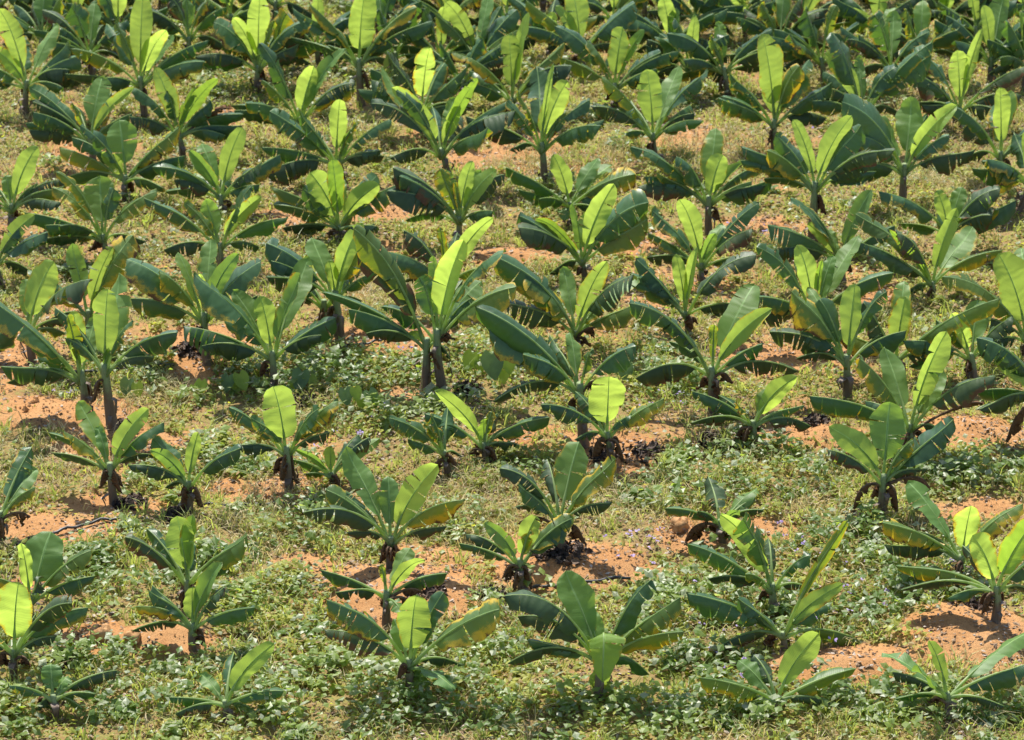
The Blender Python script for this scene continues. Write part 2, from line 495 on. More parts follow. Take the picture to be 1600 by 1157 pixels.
def blade(P0, P1, P2, n0, wid, tb, fold, ripple, tears, crumple=0.0, edge_curl=0.0, FAT=(0.36, 0.52)):
    """banana leaf on a quadratic curve; returns blade verts, faces, uvs and rib points, radii"""
    L = (P1 - P0).length * 0.5 + (P2 - P1).length * 0.5 + (P2 - P0).length * 0.25
    L = max(L, 0.1)

    def cpt(t):
        return P0 * (1 - t) ** 2 + P1 * (2 * t * (1 - t)) + P2 * t * t

    def ctan(t):
        return ((P1 - P0) * (1 - t) + (P2 - P1) * t).normalized()

    ph = [random.uniform(0, 6.28) for _ in range(6)]
    twist = random.uniform(-0.35, 0.35)
    V, F, U = [], [], []
    NA = 5
    fatten = random.uniform(*FAT)
    tipc = random.uniform(-0.03, 0.12) if random.random() < 0.6 else 0.0
    wf = {-1: random.uniform(0.88, 1.08), 1: random.uniform(0.88, 1.08)}
    wph = random.uniform(0, 6.28)
    fq1, fq2 = random.uniform(11, 24), random.uniform(33, 52)
    fq3, fq4 = random.uniform(14, 26), random.uniform(38, 60)
    peak = random.uniform(0.85, 1.15)
    for side in (-1, 1):
        cuts = sorted(random.uniform(0.12, 0.92) for _ in range(tears))
        cuts = [0.0] + cuts + [1.0]
        fo_side = fold + random.uniform(-0.12, 0.12)
        for ci in range(len(cuts) - 1):
            a, b = cuts[ci], cuts[ci + 1]
            if b - a < 0.015:
                continue
            rows = max(2, int(round((b - a) * 22)) + 1)
            ga = 0.0 if ci == 0 else random.uniform(0.004, 0.03)
            gb = 0.0 if ci == len(cuts) - 2 else random.uniform(0.004, 0.03)
            fo = fo_side + (random.uniform(-0.2, 0.2) if tears > 0 else 0)
            start = len(V)
            for r in range(rows):
                s0 = a + (b - a) * r / (rows - 1)
                for j in range(NA):
                    q = j / (NA - 1)
                    s = s0 + (ga * q if r == 0 else 0) - (gb * q if r == rows - 1 else 0)
                    sw = min(max(s0, 0.0), 1.0)
                    w = math.sin(math.pi * sw ** peak) ** fatten if 0 < sw < 1 else 0.0
                    w *= 1 + 0.035 * math.sin(s0 * fq1 + ph[0] + side) + 0.018 * math.sin(s0 * fq2 + ph[1] + side)
                    w *= wid * wf[side] * (1 + 0.08 * math.sin(s0 * 7 + wph + side * 1.3))
                    # veins slant toward the tip, so margins lean forward
                    t = tb + (1 - tb) * min(max(s + 0.05 * q * (1 - s) * math.sin(math.pi * s), 0), 1)
                    p = cpt(t)
                    tg = ctan(t)
                    if t > 0.7 and tipc:
                        p = p + n0 * (tipc * L * ((t - 0.7) / 0.3) ** 2)
                    nn = (n0 - tg * n0.dot(tg))
                    nn = nn.normalized() if nn.length > 1e-4 else tg.orthogonal().normalized()
                    lat = tg.cross(nn)
                    tw = twist * s
                    nn, lat = nn * math.cos(tw) + lat * math.sin(tw), lat * math.cos(tw) - nn * math.sin(tw)
                    ang = fo * (0.6 + 0.5 * q) + edge_curl * q * q
                    d = lat * side * math.cos(ang) - nn * math.sin(ang)
                    rp = ripple * q ** 1.3 * (math.sin(s * fq3 + ph[2] + side * 0.7) * 0.7 + math.sin(s * fq4 + ph[3]) * 0.25 + 1.6 * math.sin(s * 8 + ph[4] * side))
                    pt = p + d * (w * q) + nn * rp
                    if crumple:
                        pt += Vector((math.sin(s * 31 + q * 5 + ph[0]), math.sin(s * 37 + q * 7 + ph[1]), math.sin(s * 29 - q * 6 + ph[5]))) * (crumple * q)
                    V.append(pt)
                    U.append((0.5 + 0.5 * q * side, s0 * L))
            for r in range(rows - 1):
                for j in range(NA - 1):
                    i0 = start + r * NA + j
                    quad = (i0, i0 + 1, i0 + NA + 1, i0 + NA)
                    F.append(quad if side > 0 else quad[::-1])
    N = 15
    rp_ = [cpt(i / (N - 1)) for i in range(N)]
    for i in range(N):
        tt = i / (N - 1)
        tg = ctan(tt)
        if tt > 0.7 and tipc:
            rp_[i] = rp_[i] + n0 * (tipc * L * ((tt - 0.7) / 0.3) ** 2)
        nn = (n0 - tg * n0.dot(tg))
        if nn.length > 1e-4:
            rp_[i] = rp_[i] - nn.normalized() * 0.004
    rr = [0.007 + 0.025 * (1 - i / (N - 1)) ** 1.5 for i in range(N)]
    return V, F, U, rp_, rr


def add_leaf(root, crown, tip, kind, wid, dy_dir, roll=None, second=False):
    """crown, tip: plant-local vectors"""
    P0 = crown + Vector((random.uniform(-0.02, 0.02), random.uniform(-0.02, 0.02), -min(0.32, 0.36 * crown.z)))
    ln = (tip - crown).length
    rel = tip - crown
    tears, ripple, fold, tb, crump, curl = 1, 0.012, 0.3, 0.2, 0.0, 0.0
    fat = (0.36, 0.52)
    if kind == 'L':
        P1 = crown + rel * 0.5 + UP * 0.03 * ln - Vector((rel.x, rel.y, 0)) * 0.25
        nref = Vector((0, -1, 0.25))
        fold, tb, tears, ripple = random.choice((random.uniform(-0.5, -0.1), random.uniform(-0.15, 0.2))), 0.22, random.choice((0, 0, 1, 2)), 0.013
        rl = random.uniform(-0.42, 0.42) * (2.0 if second else 1.0)
        if second:
            fold -= random.uniform(0.0, 0.4)
    elif kind == 'H':                                  # newest leaf bent over and hanging to the front
        P1 = crown + Vector((rel.x * 0.5 + 0.05, rel.y * 0.55, 1.05))
        nref = Vector((0, -0.3, 1))
        fold, tb, tears, ripple, rl = 0.12, 0.30, 1, 0.012, 0.0
    elif kind in ('G', 'F'):
        P1 = crown + rel * 0.5 + UP * 0.10 * ln
        nref = Vector((0, -0.25 if kind == 'G' else 0.15, 1))
        fold, tb, tears, ripple = random.uniform(-0.3, 0.35), 0.24, random.choice((0, 1, 1, 2)), 0.018
        rl = random.uniform(-0.3, 0.3)
    elif kind == 'X':
        P1 = crown + rel * 0.45 + UP * (0.22 * ln + 0.05) + Vector((rel.x, rel.y, 0)) * 0.35
        nref = Vector((rel.x, rel.y - 0.2, 0.5))
        fold, tb, tears, ripple, crump, curl = 1.0, 0.28, 3, 0.03, 0.028, 0.5
        rl = random.uniform(-0.3, 0.3)
    else:
        hx = Vector((rel.x, rel.y, 0)) * random.uniform(0.32, 0.46)
        P1 = crown + hx + UP * (max(0, rel.z) * random.uniform(0.44, 0.70) + random.uniform(0.0, 0.16) * ln)
        if kind == 'B':
            P1 += UP * 0.08 * ln
        nref = Vector((0, random.uniform(-0.6, -0.15), 1))
        slope = min(1.0, max(0.0, rel.z / ln * 1.35))
        fold = 0.30 + 0.85 * (1 - slope) + random.uniform(-0.15, 0.2)
        tb = random.uniform(0.24, 0.30)
        fat = (0.22, 0.36)
        tears = random.choice((1, 2, 2, 3, 4, 6)) + (3 if kind == 'B' else 0)
        ripple = random.uniform(0.014, 0.032)
        rl = random.uniform(-0.22, 0.22)
        curl = random.uniform(0, 0.25)
    t = rel.normalized()
    n = nref - t * nref.dot(t)
    n = n.normalized() if n.length > 0.05 else t.orthogonal().normalized()
    if n.z < 0 and kind != 'L' and kind != 'X':
        n = -n
    if roll is None:
        roll = rl
    n = n * math.cos(roll) + t.cross(n) * math.sin(roll)
    V, F, U, rp, rr = blade(P0, P1, tip, n, wid, tb, fold, ripple, tears, crump, curl, fat)
    mk = {'F': 'G', 'H': 'L'}.get(kind, kind)
    if second:
        mk = random.choice('LMMGG')
    o = mesh_obj('dead_leaf' if kind == 'X' else 'leaf', [v - crown for v in V], F, M[mk], root, crown, U)
    if kind in 'LG':
        rr = [r * (0.6 if i > 4 else 1.0) for i, r in enumerate(rr)]
    V2, F2, _ = tube([p - crown for p in rp], rr, 6)
    mesh_obj('midrib', V2, F2, M['rib_dead' if kind == 'X' else 'rib'], o)
    return o


def add_stem(root, top, rb, rt):
    """pseudostem of overlapping leaf sheaths, from below the ground to the crown"""
    hgt = top.z
    N = 12
    V, F, U = [], [], []
    sides = 14
    ph = random.uniform(0, 6.28)
    bend = Vector((random.uniform(-0.03, 0.03), random.uniform(-0.03, 0.03), 0))
    for i in range(N + 1):
        f = i / N
        z = -0.08 + (hgt + 0.10) * f
        c = Vector((top.x * f, top.y * f, z)) + bend * math.sin(math.pi * f)
        r = rb + (rt - rb) * f ** 0.8
        if f < 0.15:
            r *= 1 + (0.15 - f) * 2.0
        for k in range(sides):
            th = 2 * math.pi * k / sides
            rr = r * (1 + 0.10 * math.sin(3 * th + ph + f * 2.5) + 0.05 * math.sin(7 * th + ph * 2 + f * 5) + random.uniform(-0.03, 0.03))
            V.append(c + Vector((math.cos(th), math.sin(th), 0)) * rr)
            U.append((k / sides, max(f, 0)))
    for i in range(N):
        for k in range(sides):
            k2 = (k + 1) % sides
            F.append((i * sides + k, i * sides + k2, (i + 1) * sides + k2, (i + 1) * sides + k))
    F.append(tuple(N * sides + k for k in range(sides)))
    # dry sheath flaps peeling off the lower stem
    for _ in range(random.randint(2, 5)):
        th = random.uniform(0, 6.28)
        z0 = hgt * random.uniform(0.25, 0.8)
        ln = random.uniform(0.15, 0.4) * max(0.5, hgt)
        dirv = Vector((math.cos(th), math.sin(th), 0))
        lat = Vector((-math.sin(th), math.cos(th), 0))
        w = random.uniform(0.025, 0.06)
        s0 = len(V)
        for i in range(5):
            f = i / 4
            c = Vector((top.x, top.y, 0)) * (z0 / max(hgt, .1)) + dirv * (rb * 0.95 + 0.09 * math.sin(f * 2.6)) + UP * (z0 - ln * f * f)
            ww = w * (1 - 0.6 * f)
            for sgn in (-1, 0, 1):
                V.append(c + lat * sgn * ww + dirv * (0.02 * abs(sgn)) * math.sin(f * 9 + th))
                U.append((0.5, 0.05))
        for i in range(4):
            for j in range(2):
                a = s0 + i * 3 + j
                F.append((a, a + 1, a + 4, a + 3))
    return mesh_obj('pseudostem', V, F, M['stem'], root, (0, 0, 0), U)


GROUP = 'young banana plants set out in rows across the field'
PLANT_XY = []


def plant(bx, by, cx, cy, label, spec):
    base, t = ground_pt(bx, by)
    sc = t / FPX                                       # metres per photo pixel at this depth
    el = math.atan2(CAM_H - base.z, math.hypot(base.x, base.y))
    ce, se = math.cos(el), math.sin(el)
    PLANT_XY.append((base.x, base.y))
    root = empty('banana_plant', base)
    root['label'] = label
    root['category'] = 'banana plant'
    root['group'] = GROUP

    def local(px, py, dy):
        return Vector(((px - bx) * sc, dy, max(0.03, ((by - py) * sc - dy * se) / ce)))

    crown = local(cx, cy, 0.0)
    crown.z = max(crown.z, 0.3)
    hgt = crown.z
    rb = 0.05 + 0.04 * min(1.5, hgt)
    add_stem(root, crown - UP * min(0.10, 0.15 * hgt), rb, rb * 0.55)
    leaves = [s.split() for s in spec.split(';') if s.strip()]
    # young plants hide a few more leaves on their far side
    n_live = sum(1 for l in leaves if l[0] != 'X')
    far = by < 420
    for k in range(max(3, 11 - n_live) if far else max(1, 7 - n_live)):
        leaves.append(['*'])
    n_lime = 0
    for lf in leaves:
        kind = lf[0]
        if kind == '*':
            az = random.uniform(-0.9, math.pi + 0.9) if far else random.uniform(0.15, math.pi - 0.15)
            ln = random.uniform(0.75, 1.15) * min(1.45, 0.65 + 0.55 * hgt) * (1.12 if far else 1.0)
            rise = random.uniform(-0.08, 0.6)
            tip = crown + Vector((math.cos(az) * ln, math.sin(az) * ln * 0.9, rise * ln))
            tip.z = max(tip.z, 0.12)
            add_leaf(root, crown, tip, random.choice('DDDB'), random.uniform(0.20, 0.31) if far else random.uniform(0.15, 0.22), 0)
            continue
        px, py = float(lf[1]), float(lf[2])
        if kind == 'D' and random.random() < (0.0 if 'dark lea' in label or 'dark cross' in label else 0.3):
            kind = random.choice('YYB')
        if kind in 'DYB':
            k = 1.14 if by < 660 else 1.05
            px, py = cx + (px - cx) * k, cy + (py - cy) * (1 + (k - 1) * 0.5)
        ap = math.hypot(px - cx, py - cy) * sc
        if kind == 'L':
            dy = ap * random.uniform(0.02, 0.22)
        elif kind == 'G':
            dy = ap * random.uniform(0.5, 0.85)
        elif kind == 'H':
            dy = -0.75
        elif kind == 'F':
            dy = -ap * random.uniform(0.6, 0.9)
        elif kind == 'X':
            dy = -random.uniform(0.0, 0.2)
        elif kind == 'B':
            dy = ap * random.uniform(-0.35, 0.15)
        else:
            dy = ap * random.uniform(-0.25, 0.30)
        tip = local(px, py, dy)
        full = (tip - crown).length
        if len(lf) > 3:
            wid = float(lf[3]) * sc * 0.5
            if kind in 'DYB':
                slope = min(1.0, max(0.0, (tip.z - crown.z) / full * 1.2))
                wid = min(0.36, wid * (1.50 - 0.55 * slope))
        elif kind == 'L':
            wid = min(0.27, max(0.12, full * 0.20))
        elif kind == 'G':
            wid = min(0.27, max(0.13, full * 0.19))
        elif kind == 'X':
            wid = random.uniform(0.11, 0.19)
        else:
            wid = min(0.38, max(0.13, full * ((0.25 if by < 660 else 0.19) if kind in 'DYB' else 0.18)))
        add_leaf(root, crown, tip, kind, wid, dy, second=(kind == 'L' and n_lime > (1 if 'two ' in label or 'lime leaves' in label else 0)))
        n_lime += kind == 'L'
    for _ in range(random.choice((0, 1, 1, 2))):
        a = random.uniform(0, 6.28)
        tip = Vector((crown.x + math.cos(a) * 0.22, crown.y + math.sin(a) * 0.22, crown.z * random.uniform(0.25, 0.5)))
        add_leaf(root, crown - UP * 0.1, tip, 'X', random.uniform(0.08, 0.14), 0)
    return root


# ------------------------------------------------------------------ the plants, near to far
# (base px, base py, crown px, crown py, label, "kind tipx tipy [width px]; ...")
PLANTS = [
# --- nearest rows
(20, 1058, 24, 1008, 'banana plant with one broad lime front leaf, at the left edge near the bottom corner', 'L 38 912 64; D 137 952; B 118 946; B 90 995; D -45 960; B -40 1000; X -5 1040'),
(50, 985, 52, 922, 'banana plant with pale wide back leaf, behind the broad lime leaf at the left edge', 'G 80 831 66; Y 145 862; D 0 905; B 70 905; D -20 930; L 40 850 24'),
(85, 1118, 85, 1082, 'low banana plant with pale leaf tips at the bottom, right of the left corner', 'G 80 1038 36; G 106 1056; D 20 1072; D 150 1085; B 60 1110; Y 130 1108'),
(295, 952, 294, 900, 'banana plant with lime leaf over dark spread wings, behind the yellow-edged one at lower left', 'L 281 808 54; L 305 806 30; D 207 842; Y 396 846; X 285 950; X 310 945'),
(303, 1015, 303, 968, 'small banana plant with yellow-edged leaves and bent lime leaf beside orange clods, lower left', 'L 303 917 32; L 350 880 36; D 235 930; Y 221 950; B 212 986; D 356 922; D 398 952; X 322 1010'),
(348, 1125, 352, 1092, 'bottom-row banana plant with one tall lime leaf leaning right, left of bottom centre', 'L 432 1006 34; G 313 1055 26; D 270 1090; D 440 1080; B 280 1115; Y 400 1118'),
(640, 1085, 640, 1022, 'large bottom-row banana plant with lime centre leaf and pale leaf hanging forward, left of centre', 'L 652 930 58; D 692 930; D 516 948; B 514 986; G 615 968 30; Y 777 956; F 712 1078 46; L 660 1100 30; B 720 1040; X 622 1060'),
(603, 975, 605, 916, 'small banana plant with dead brown clump at its right, on bare soil left of centre', 'G 642 856 34; L 663 872 26; D 506 893; B 530 930; Y 596 884 14; F 632 962 24; X 660 930; X 650 960'),
(610, 890, 612, 832, 'banana plant with three bright leaves fanned wide, behind the small one with brown clump', 'G 537 704 40; L 686 728 46; G 607 745 34; Y 516 768; B 487 803; B 547 835; Y 722 784; B 696 828; X 596 880; X 622 890'),
(877, 865, 873, 800, 'banana plant with one broad pale green leaf, behind the orange soil mound at centre front', 'G 905 690 58; D 785 735; D 808 762; Y 962 725; Y 905 785 20; B 808 793; B 952 790; X 812 822; X 913 852; X 850 860'),
(815, 933, 812, 866, 'small slender banana plant with twisted lime leaf and yellow spear, front of the orange mound', 'L 838 808 34; L 757 818 26; Y 828 832 20; D 722 850; Y 892 812; X 787 905; X 830 920'),
(935, 1092, 938, 1012, 'banana plant with wide lime leaf drooping at its front, bottom row right of centre', 'G 880 896 54; H 938 1068 60; G 915 950 40; D 1010 912; Y 1058 942; Y 1060 990; D 796 937; B 815 966; D 828 1004; D 800 1037; D 1012 1052; L 938 1125 40'),
(1222, 1018, 1222, 985, 'banana plant with long bare stalk to a yellow-splashed leaf, beside the purple-flowered creeper', 'Y 1318 818 22; L 1316 912 32; D 1077 930; Y 1162 960; B 1112 1036; D 1346 1010; X 1190 1010; D 1150 940'),
(1212, 1118, 1212, 1085, 'banana plant at the bottom right with one tall lime strap leaf leaning right', 'L 1278 990 46; G 1154 1032 34; Y 1098 1060; D 1332 1046; D 1120 1100; B 1300 1100; Y 1160 1115'),
(1210, 965, 1205, 905, 'banana plant with half lime half dark leaf raised left, behind the yellow-splashed one', 'L 1122 803 38; D 1148 812; D 1080 852; B 1110 905; Y 1164 898 18; D 1260 870; B 1270 925'),
(1555, 972, 1553, 908, 'banana plant with curled lime leaf and yellow lower wings, near the bottom right edge', 'L 1512 838 44; L 1622 800 50; Y 1407 890; B 1412 926; D 1640 868; B 1620 935; D 1480 935; X 1530 960'),
(1498, 912, 1500, 862, 'banana plant with pale leaf raised left, behind the curled lime leaf at right edge', 'G 1420 752 46; L 1511 792 50; Y 1374 822; D 1438 832; D 1592 793; B 1382 860; X 1490 905'),
(1480, 1118, 1478, 1078, 'banana plant with long shiny leaf sweeping right, in the bottom right corner', 'L 1446 1002 24; G 1625 985 40; G 1382 1020 40; F 1420 1050; D 1605 1040; D 1400 1095; B 1560 1105'),
(1128, 848, 1125, 808, 'stunted banana plant with limp leaves and an arched dead brown leaf, right of centre', 'G 1185 764 30; D 1042 795; D 1188 798; F 1150 800; X 1070 852; B 1090 800'),
# --- second band
(1382, 805, 1378, 735, 'banana plant with broad pale centre leaf and curled brown dead leaf hanging left', 'G 1388 630 58; L 1290 668 36; B 1292 704; D 1482 662; B 1442 738; X 1330 795; X 1452 765; X 1402 800; D 1420 690'),
(1425, 712, 1420, 655, 'large banana plant with ragged brown leaf right and tall yellowish leaf, right mid-field', 'G 1384 546 44; Y 1336 564; D 1270 622; L 1470 520 46; B 1535 592; X 1532 632; D 1455 560; G 1475 580 36; B 1480 690'),
(1178, 702, 1175, 652, 'short banana plant with lime leaf pointing right, above the bright weeds right of centre', 'D 1085 613; B 1082 662; L 1241 589 30; G 1205 605 28; D 1252 638; B 1262 666; Y 1145 632 16; X 1143 705; X 1160 700'),
(955, 722, 948, 668, 'short banana plant with one glowing round lime leaf and black dead leaves below, centre', 'L 950 590 58; D 850 634; Y 1034 627; B 900 690; X 925 715; X 974 725; D 985 650'),
(912, 695, 905, 592, 'tall banana plant with huge dark leaf arching left and brown leaf drooping beneath, at centre', 'D 752 482 62; D 768 525; D 818 562 48; B 777 628; D 988 544 46; Y 922 550 20; G 890 520 30; X 930 600'),
(905, 552, 900, 512, 'banana plant with lime leaf leaning right, just behind the tall arching one at centre', 'L 946 408 38; G 1000 434 34; Y 938 474 22; D 785 412; Y 830 434; G 880 418 26; D 980 440; B 800 480; X 928 515; D 990 480'),
(700, 742, 694, 700, 'small banana plant with dull dark leaf and yellow spear, left of the folded-leaf one', 'D 611 656; Y 662 660 16; D 640 690; B 720 715; X 712 730; D 675 650'),
(757, 722, 756, 688, 'small banana plant with folded bright leaf tilted left and yellow-brown upright leaf, centre left', 'L 680 612 30; D 668 648; L 756 655 24; Y 768 645 18; D 853 654; B 806 695; D 800 668; X 778 725'),
(530, 765, 518, 735, 'tiny banana plant with a pale bent leaf to the right, left of centre', 'L 517 698 22; D 455 718; L 460 702 16; G 592 688 26; X 532 762; Y 480 740'),
(452, 762, 450, 690, 'banana plant with one rounded lime leaf upright and yellow-scorched right wing, left of centre', 'L 430 604 58; D 364 638; D 395 658; Y 527 630; B 370 702; B 516 680; X 442 752; X 462 755; D 500 640'),
(295, 802, 297, 744, 'small banana plant with narrow lime spear and black shrivelled base, left part of the field', 'L 316 674 24; L 240 702 26; D 210 728; D 381 706; B 262 762; X 283 802; X 318 795; D 270 730'),
(178, 788, 175, 716, 'banana plant with two bright leaves in an open V and brown hanging sheath, left', 'G 121 631 36; L 240 640 34; G 153 668 20; Y 109 676; D 87 708; D 258 665; B 242 712; X 160 762; X 190 770'),
(-5, 852, 4, 792, 'banana plant cut by the left edge with brown curled tip, above the black hose', 'G 56 734 36; Y 60 764; X 52 812; D -50 770; B -45 800; X 10 845'),
(135, 655, 130, 572, 'banana plant with ruffled yellow upright leaf and huge dark leaf sweeping to the left edge', 'L 122 488 30; D 2 468 58; D 24 580 44; B 30 602; Y 118 500 24; G 150 500 34; D 60 540'),
(178, 672, 168, 562, 'banana plant on a bare brown trunk with long dark leaf arching right, left side', 'G 190 432 50; L 178 455 44; D 282 524 48; B 245 560; L 180 545 18; D 215 505; D 110 530'),
(52, 566, 48, 500, 'banana plant with broad lime leaf leaning right, near the left edge at mid-height', 'L 92 408 54; G 42 436 30; D -20 500; D 142 445; D -25 560; B 110 500; D 100 520'),
(138, 545, 142, 478, 'banana plant with bent pale leaf, right of the broad lime leaf near the left edge', 'L 182 388 34; G 112 384 30; Y 210 378; L 165 448 16; D 95 455; D 200 470; B 90 500'),
# --- middle band
(325, 568, 322, 482, 'banana plant with layered dark leaves to the left and lime strips in its heart', 'D 218 412; D 219 468; Y 264 430; L 321 428 16; G 330 375 36; L 377 398 28; D 402 415; D 395 470; G 280 395 24'),
(428, 608, 427, 542, 'banana plant with ruffled yellow-lime upright leaf and wide dark leaf right, left of centre', 'L 410 464 38; G 482 405 40; L 480 430 34; D 514 500 50; D 318 444; D 304 512; G 364 455 36; B 330 540; B 495 525'),
(535, 548, 525, 448, 'tall banana plant with lime leaf bending right over a thin dark trunk, left of centre', 'L 569 352 34; G 486 374 40; L 517 408 26; D 567 386 34; D 433 386; D 440 412; B 432 442; D 582 430'),
(509, 528, 508, 462, 'banana plant mostly hidden by the thin-trunked tall one, brown stub trunk showing left of it', 'D 450 430; B 448 468; D 545 440; B 560 470; X 500 500'),
(664, 610, 668, 522, 'banana plant with the thickest bare trunk, left one of the pair at centre', 'D 568 374 56; D 575 410 48; D 524 460 40; B 586 522; D 562 487 44; L 640 520 14; B 700 560'),
(693, 610, 684, 508, 'banana plant with big lime leaf and wide grey-green wings, right of the centre pair', 'L 726 378 50; G 678 404 24; D 608 482 44; D 778 405 42; G 752 440 46; Y 792 455; D 730 470; X 706 532; D 660 440'),
(708, 492, 698, 428, 'banana plant with thin yellow spear, directly behind the bare-trunked pair at centre', 'L 770 340 28; Y 690 362 16; D 637 368; D 614 396; L 698 375 12; D 760 420; B 640 440'),
(1113, 648, 1110, 566, 'banana plant with large pale leaf leaning right and broad brown-edged drooping leaves, right of centre', 'G 1181 443 50; L 1202 484 36; Y 1113 512 18; D 994 484 44; D 1040 504 36; B 1006 590 50; B 1228 580 40; D 1180 540; X 1140 600'),
(1075, 525, 1070, 482, 'banana plant with narrow yellow-lime spear and black dead bract hanging, right of centre', 'L 1054 398 26; L 1086 388 22; D 1002 410 36; D 1164 404 40; D 994 432; X 1082 515; B 1156 476; D 1030 450'),
(1100, 448, 1095, 406, 'banana plant with lime paddle leaf tilted left by a pale curled one, upper right', 'L 1059 310 32; L 1116 364 24; D 1022 336 34; D 1173 324 32; B 1019 405; D 1162 362; G 1130 350 26; D 1160 400'),
(915, 438, 910, 402, 'banana plant with big pale-lime leaf bent right above a ribbed green one, at upper centre', 'L 958 288 42; G 932 332 46; L 894 318 20; L 840 338 34; D 822 342; B 822 360; D 1000 324; Y 1001 350; B 866 428'),
(895, 350, 890, 312, 'banana plant with small lime leaf and paired grey-green leaves, behind the big pale-lime one', 'L 864 242 32; D 802 268 32; G 936 248 32; G 956 258 36; Y 978 276; F 882 345 30; D 820 300'),
(717, 384, 718, 332, 'banana plant with pale curled lime leaves on its right side, upper centre', 'L 738 252 24; L 776 266 32; G 752 268 26; D 624 274; D 636 282; B 621 302; D 644 344; G 696 266 22; Y 712 288 12; D 690 270'),
(535, 374, 530, 350, 'banana plant with two joined broad lime leaves and yellow-tipped right leaf, upper left of centre', 'L 487 270 50; G 514 275 44; L 594 288 36; L 522 250 34; D 436 296 34; D 440 322 36; B 453 356; D 585 282; D 620 290; D 480 300'),
(1108, 370, 1106, 300, 'banana plant with shiny curled pale leaf and brown arched right leaf, upper right', 'G 1119 200 36; L 1126 243 34; D 998 236 32; Y 1030 278 30; B 1008 292; L 1162 258 26; B 1183 298 30; D 1165 285; D 1060 250'),
(1270, 378, 1270, 278, 'banana plant with two straight lime leaves in a V on a twin trunk, upper right', 'L 1234 188 22; L 1324 184 34; D 1214 218; D 1168 254 32; D 1335 208; B 1345 252 36; Y 1203 240; D 1200 280'),
(1410, 322, 1410, 250, 'banana plant with glossy cupped leaf catching the sun and arched brown side leaf, upper right', 'G 1426 156 48; L 1490 166 34; D 1319 168; G 1370 184 28; B 1332 270 40; B 1505 244 36; D 1350 220; D 1470 215'),
(1315, 445, 1312, 396, 'banana plant with folded dark and lime leaf held out right, right of centre', 'D 1238 318 30; L 1256 350 22; L 1358 298 30; Y 1262 330 24; G 1292 358 20; D 1208 358; B 1220 390; G 1345 388 30'),
(1285, 548, 1270, 474, 'banana plant with pale-lime pointed leaf and thin rolled spear beside it, right part of mid-field', 'L 1242 385 34; G 1347 372 34; L 1279 408 10; D 1188 394 36; D 1378 430 36; D 1178 466 36; B 1190 500; G 1300 400 24'),
(1325, 628, 1320, 548, 'banana plant with upright lime leaf over a long dark leaf slanting down right', 'L 1331 445 36; D 1370 464 32; Y 1236 468; D 1282 474 48; D 1254 512; B 1213 524; G 1264 448 34; D 1400 520; B 1250 560'),
(1400, 596, 1398, 552, 'banana plant with pointed lime leaf like a spearhead and brown clump under it', 'L 1409 464 40; G 1416 438 32; D 1532 474 38; D 1310 520; X 1412 582; B 1470 555; D 1350 480; D 1480 520'),
(1455, 470, 1455, 436, 'banana plant with tall light green leaf and broad grey right leaf, right side', 'L 1490 326 30; D 1344 384 36; D 1344 348 32; L 1384 360 24; G 1527 362 44; Y 1552 394 30; D 1400 370; D 1420 470'),
(1485, 398, 1480, 354, 'banana plant with small curled lime leaf and yellow-scorched right leaves, upper right', 'L 1460 298 26; G 1502 292 30; D 1380 304 32; D 1546 300; L 1556 308 24; Y 1545 330; D 1415 350; D 1570 320'),
(1612, 566, 1602, 520, 'banana plant with very large lime leaf leaning left, at the right edge mid-height', 'L 1552 398 62; G 1602 384 56; D 1478 440 40; D 1660 450; D 1640 500; B 1540 545; B 1530 500; Y 1540 460'),
(1640, 700, 1626, 606, 'banana plant at the right edge with stacked dark leaves pointing left, lowest one scorched', 'D 1523 532 60; D 1528 612 44; B 1524 648 44; L 1545 560 30; D 1680 560; D 1690 620; X 1570 690'),
(1520, 600, 1514, 546, 'banana plant with wide mid-green leaf over a slim dark trunk, left of the right-edge pair', 'G 1528 470 48; L 1480 490 28; D 1432 572; D 1420 535; B 1560 550; D 1570 500'),
# --- upper bands
(540, 290, 527, 244, 'banana plant with narrow upright lime leaf and dark leaves fanned both sides, upper left', 'L 534 154 30; D 437 180 34; D 472 180 30; Y 558 196 12; D 603 190 32; D 424 232 28; B 430 268; B 592 246; L 550 205 24'),
(710, 290, 690, 226, 'banana plant with one leaf half lime half dark and twin trunks, upper centre', 'L 613 138 32; D 630 150 28; D 596 167 34; L 720 164 26; L 748 124 26; D 782 164 30; B 795 184; G 590 114 30; G 710 154 22; B 620 250'),
(662, 212, 660, 160, 'banana plant with rounded lime leaf standing alone in a clearing, upper centre left', 'L 672 74 40; D 723 114 28; B 608 92; D 590 112; B 720 165; D 620 150'),
(565, 164, 562, 86, 'banana plant with the tallest flat lime leaf of the far rows, top left of centre', 'L 572 -12 48; Y 494 14 28; D 641 18 30; D 468 28 32; B 612 100; D 520 75; D 600 50'),
(228, 184, 222, 114, 'banana plant with two lime leaves side by side and straight dark wings, top left', 'L 230 -8 38; L 264 48 30; Y 189 42 24; D 130 80 32; D 120 118 26; D 318 68 32; B 292 112; G 275 60 24'),
(40, 178, 45, 120, 'banana plant with lime leaf curving left at the top left edge', 'L 8 14 36; G 90 38 30; D 132 88; L -4 78 32; D -30 100; B 120 130; D 110 72'),
(285, 252, 280, 198, 'banana plant with arched lime leaf left and a shrivelled brown tip right, upper left', 'L 248 107 32; L 309 138 18; L 344 124 26; D 220 142 30; B 216 187; X 362 170; D 330 165; D 268 150'),
(146, 260, 142, 208, 'banana plant with ribbed fresh leaf in the centre and wide dark leaf below, upper left', 'G 160 120 44; D 60 142 32; D 68 178 30; B 60 206 32; L 214 138 22; D 200 180; Y 122 165 14'),
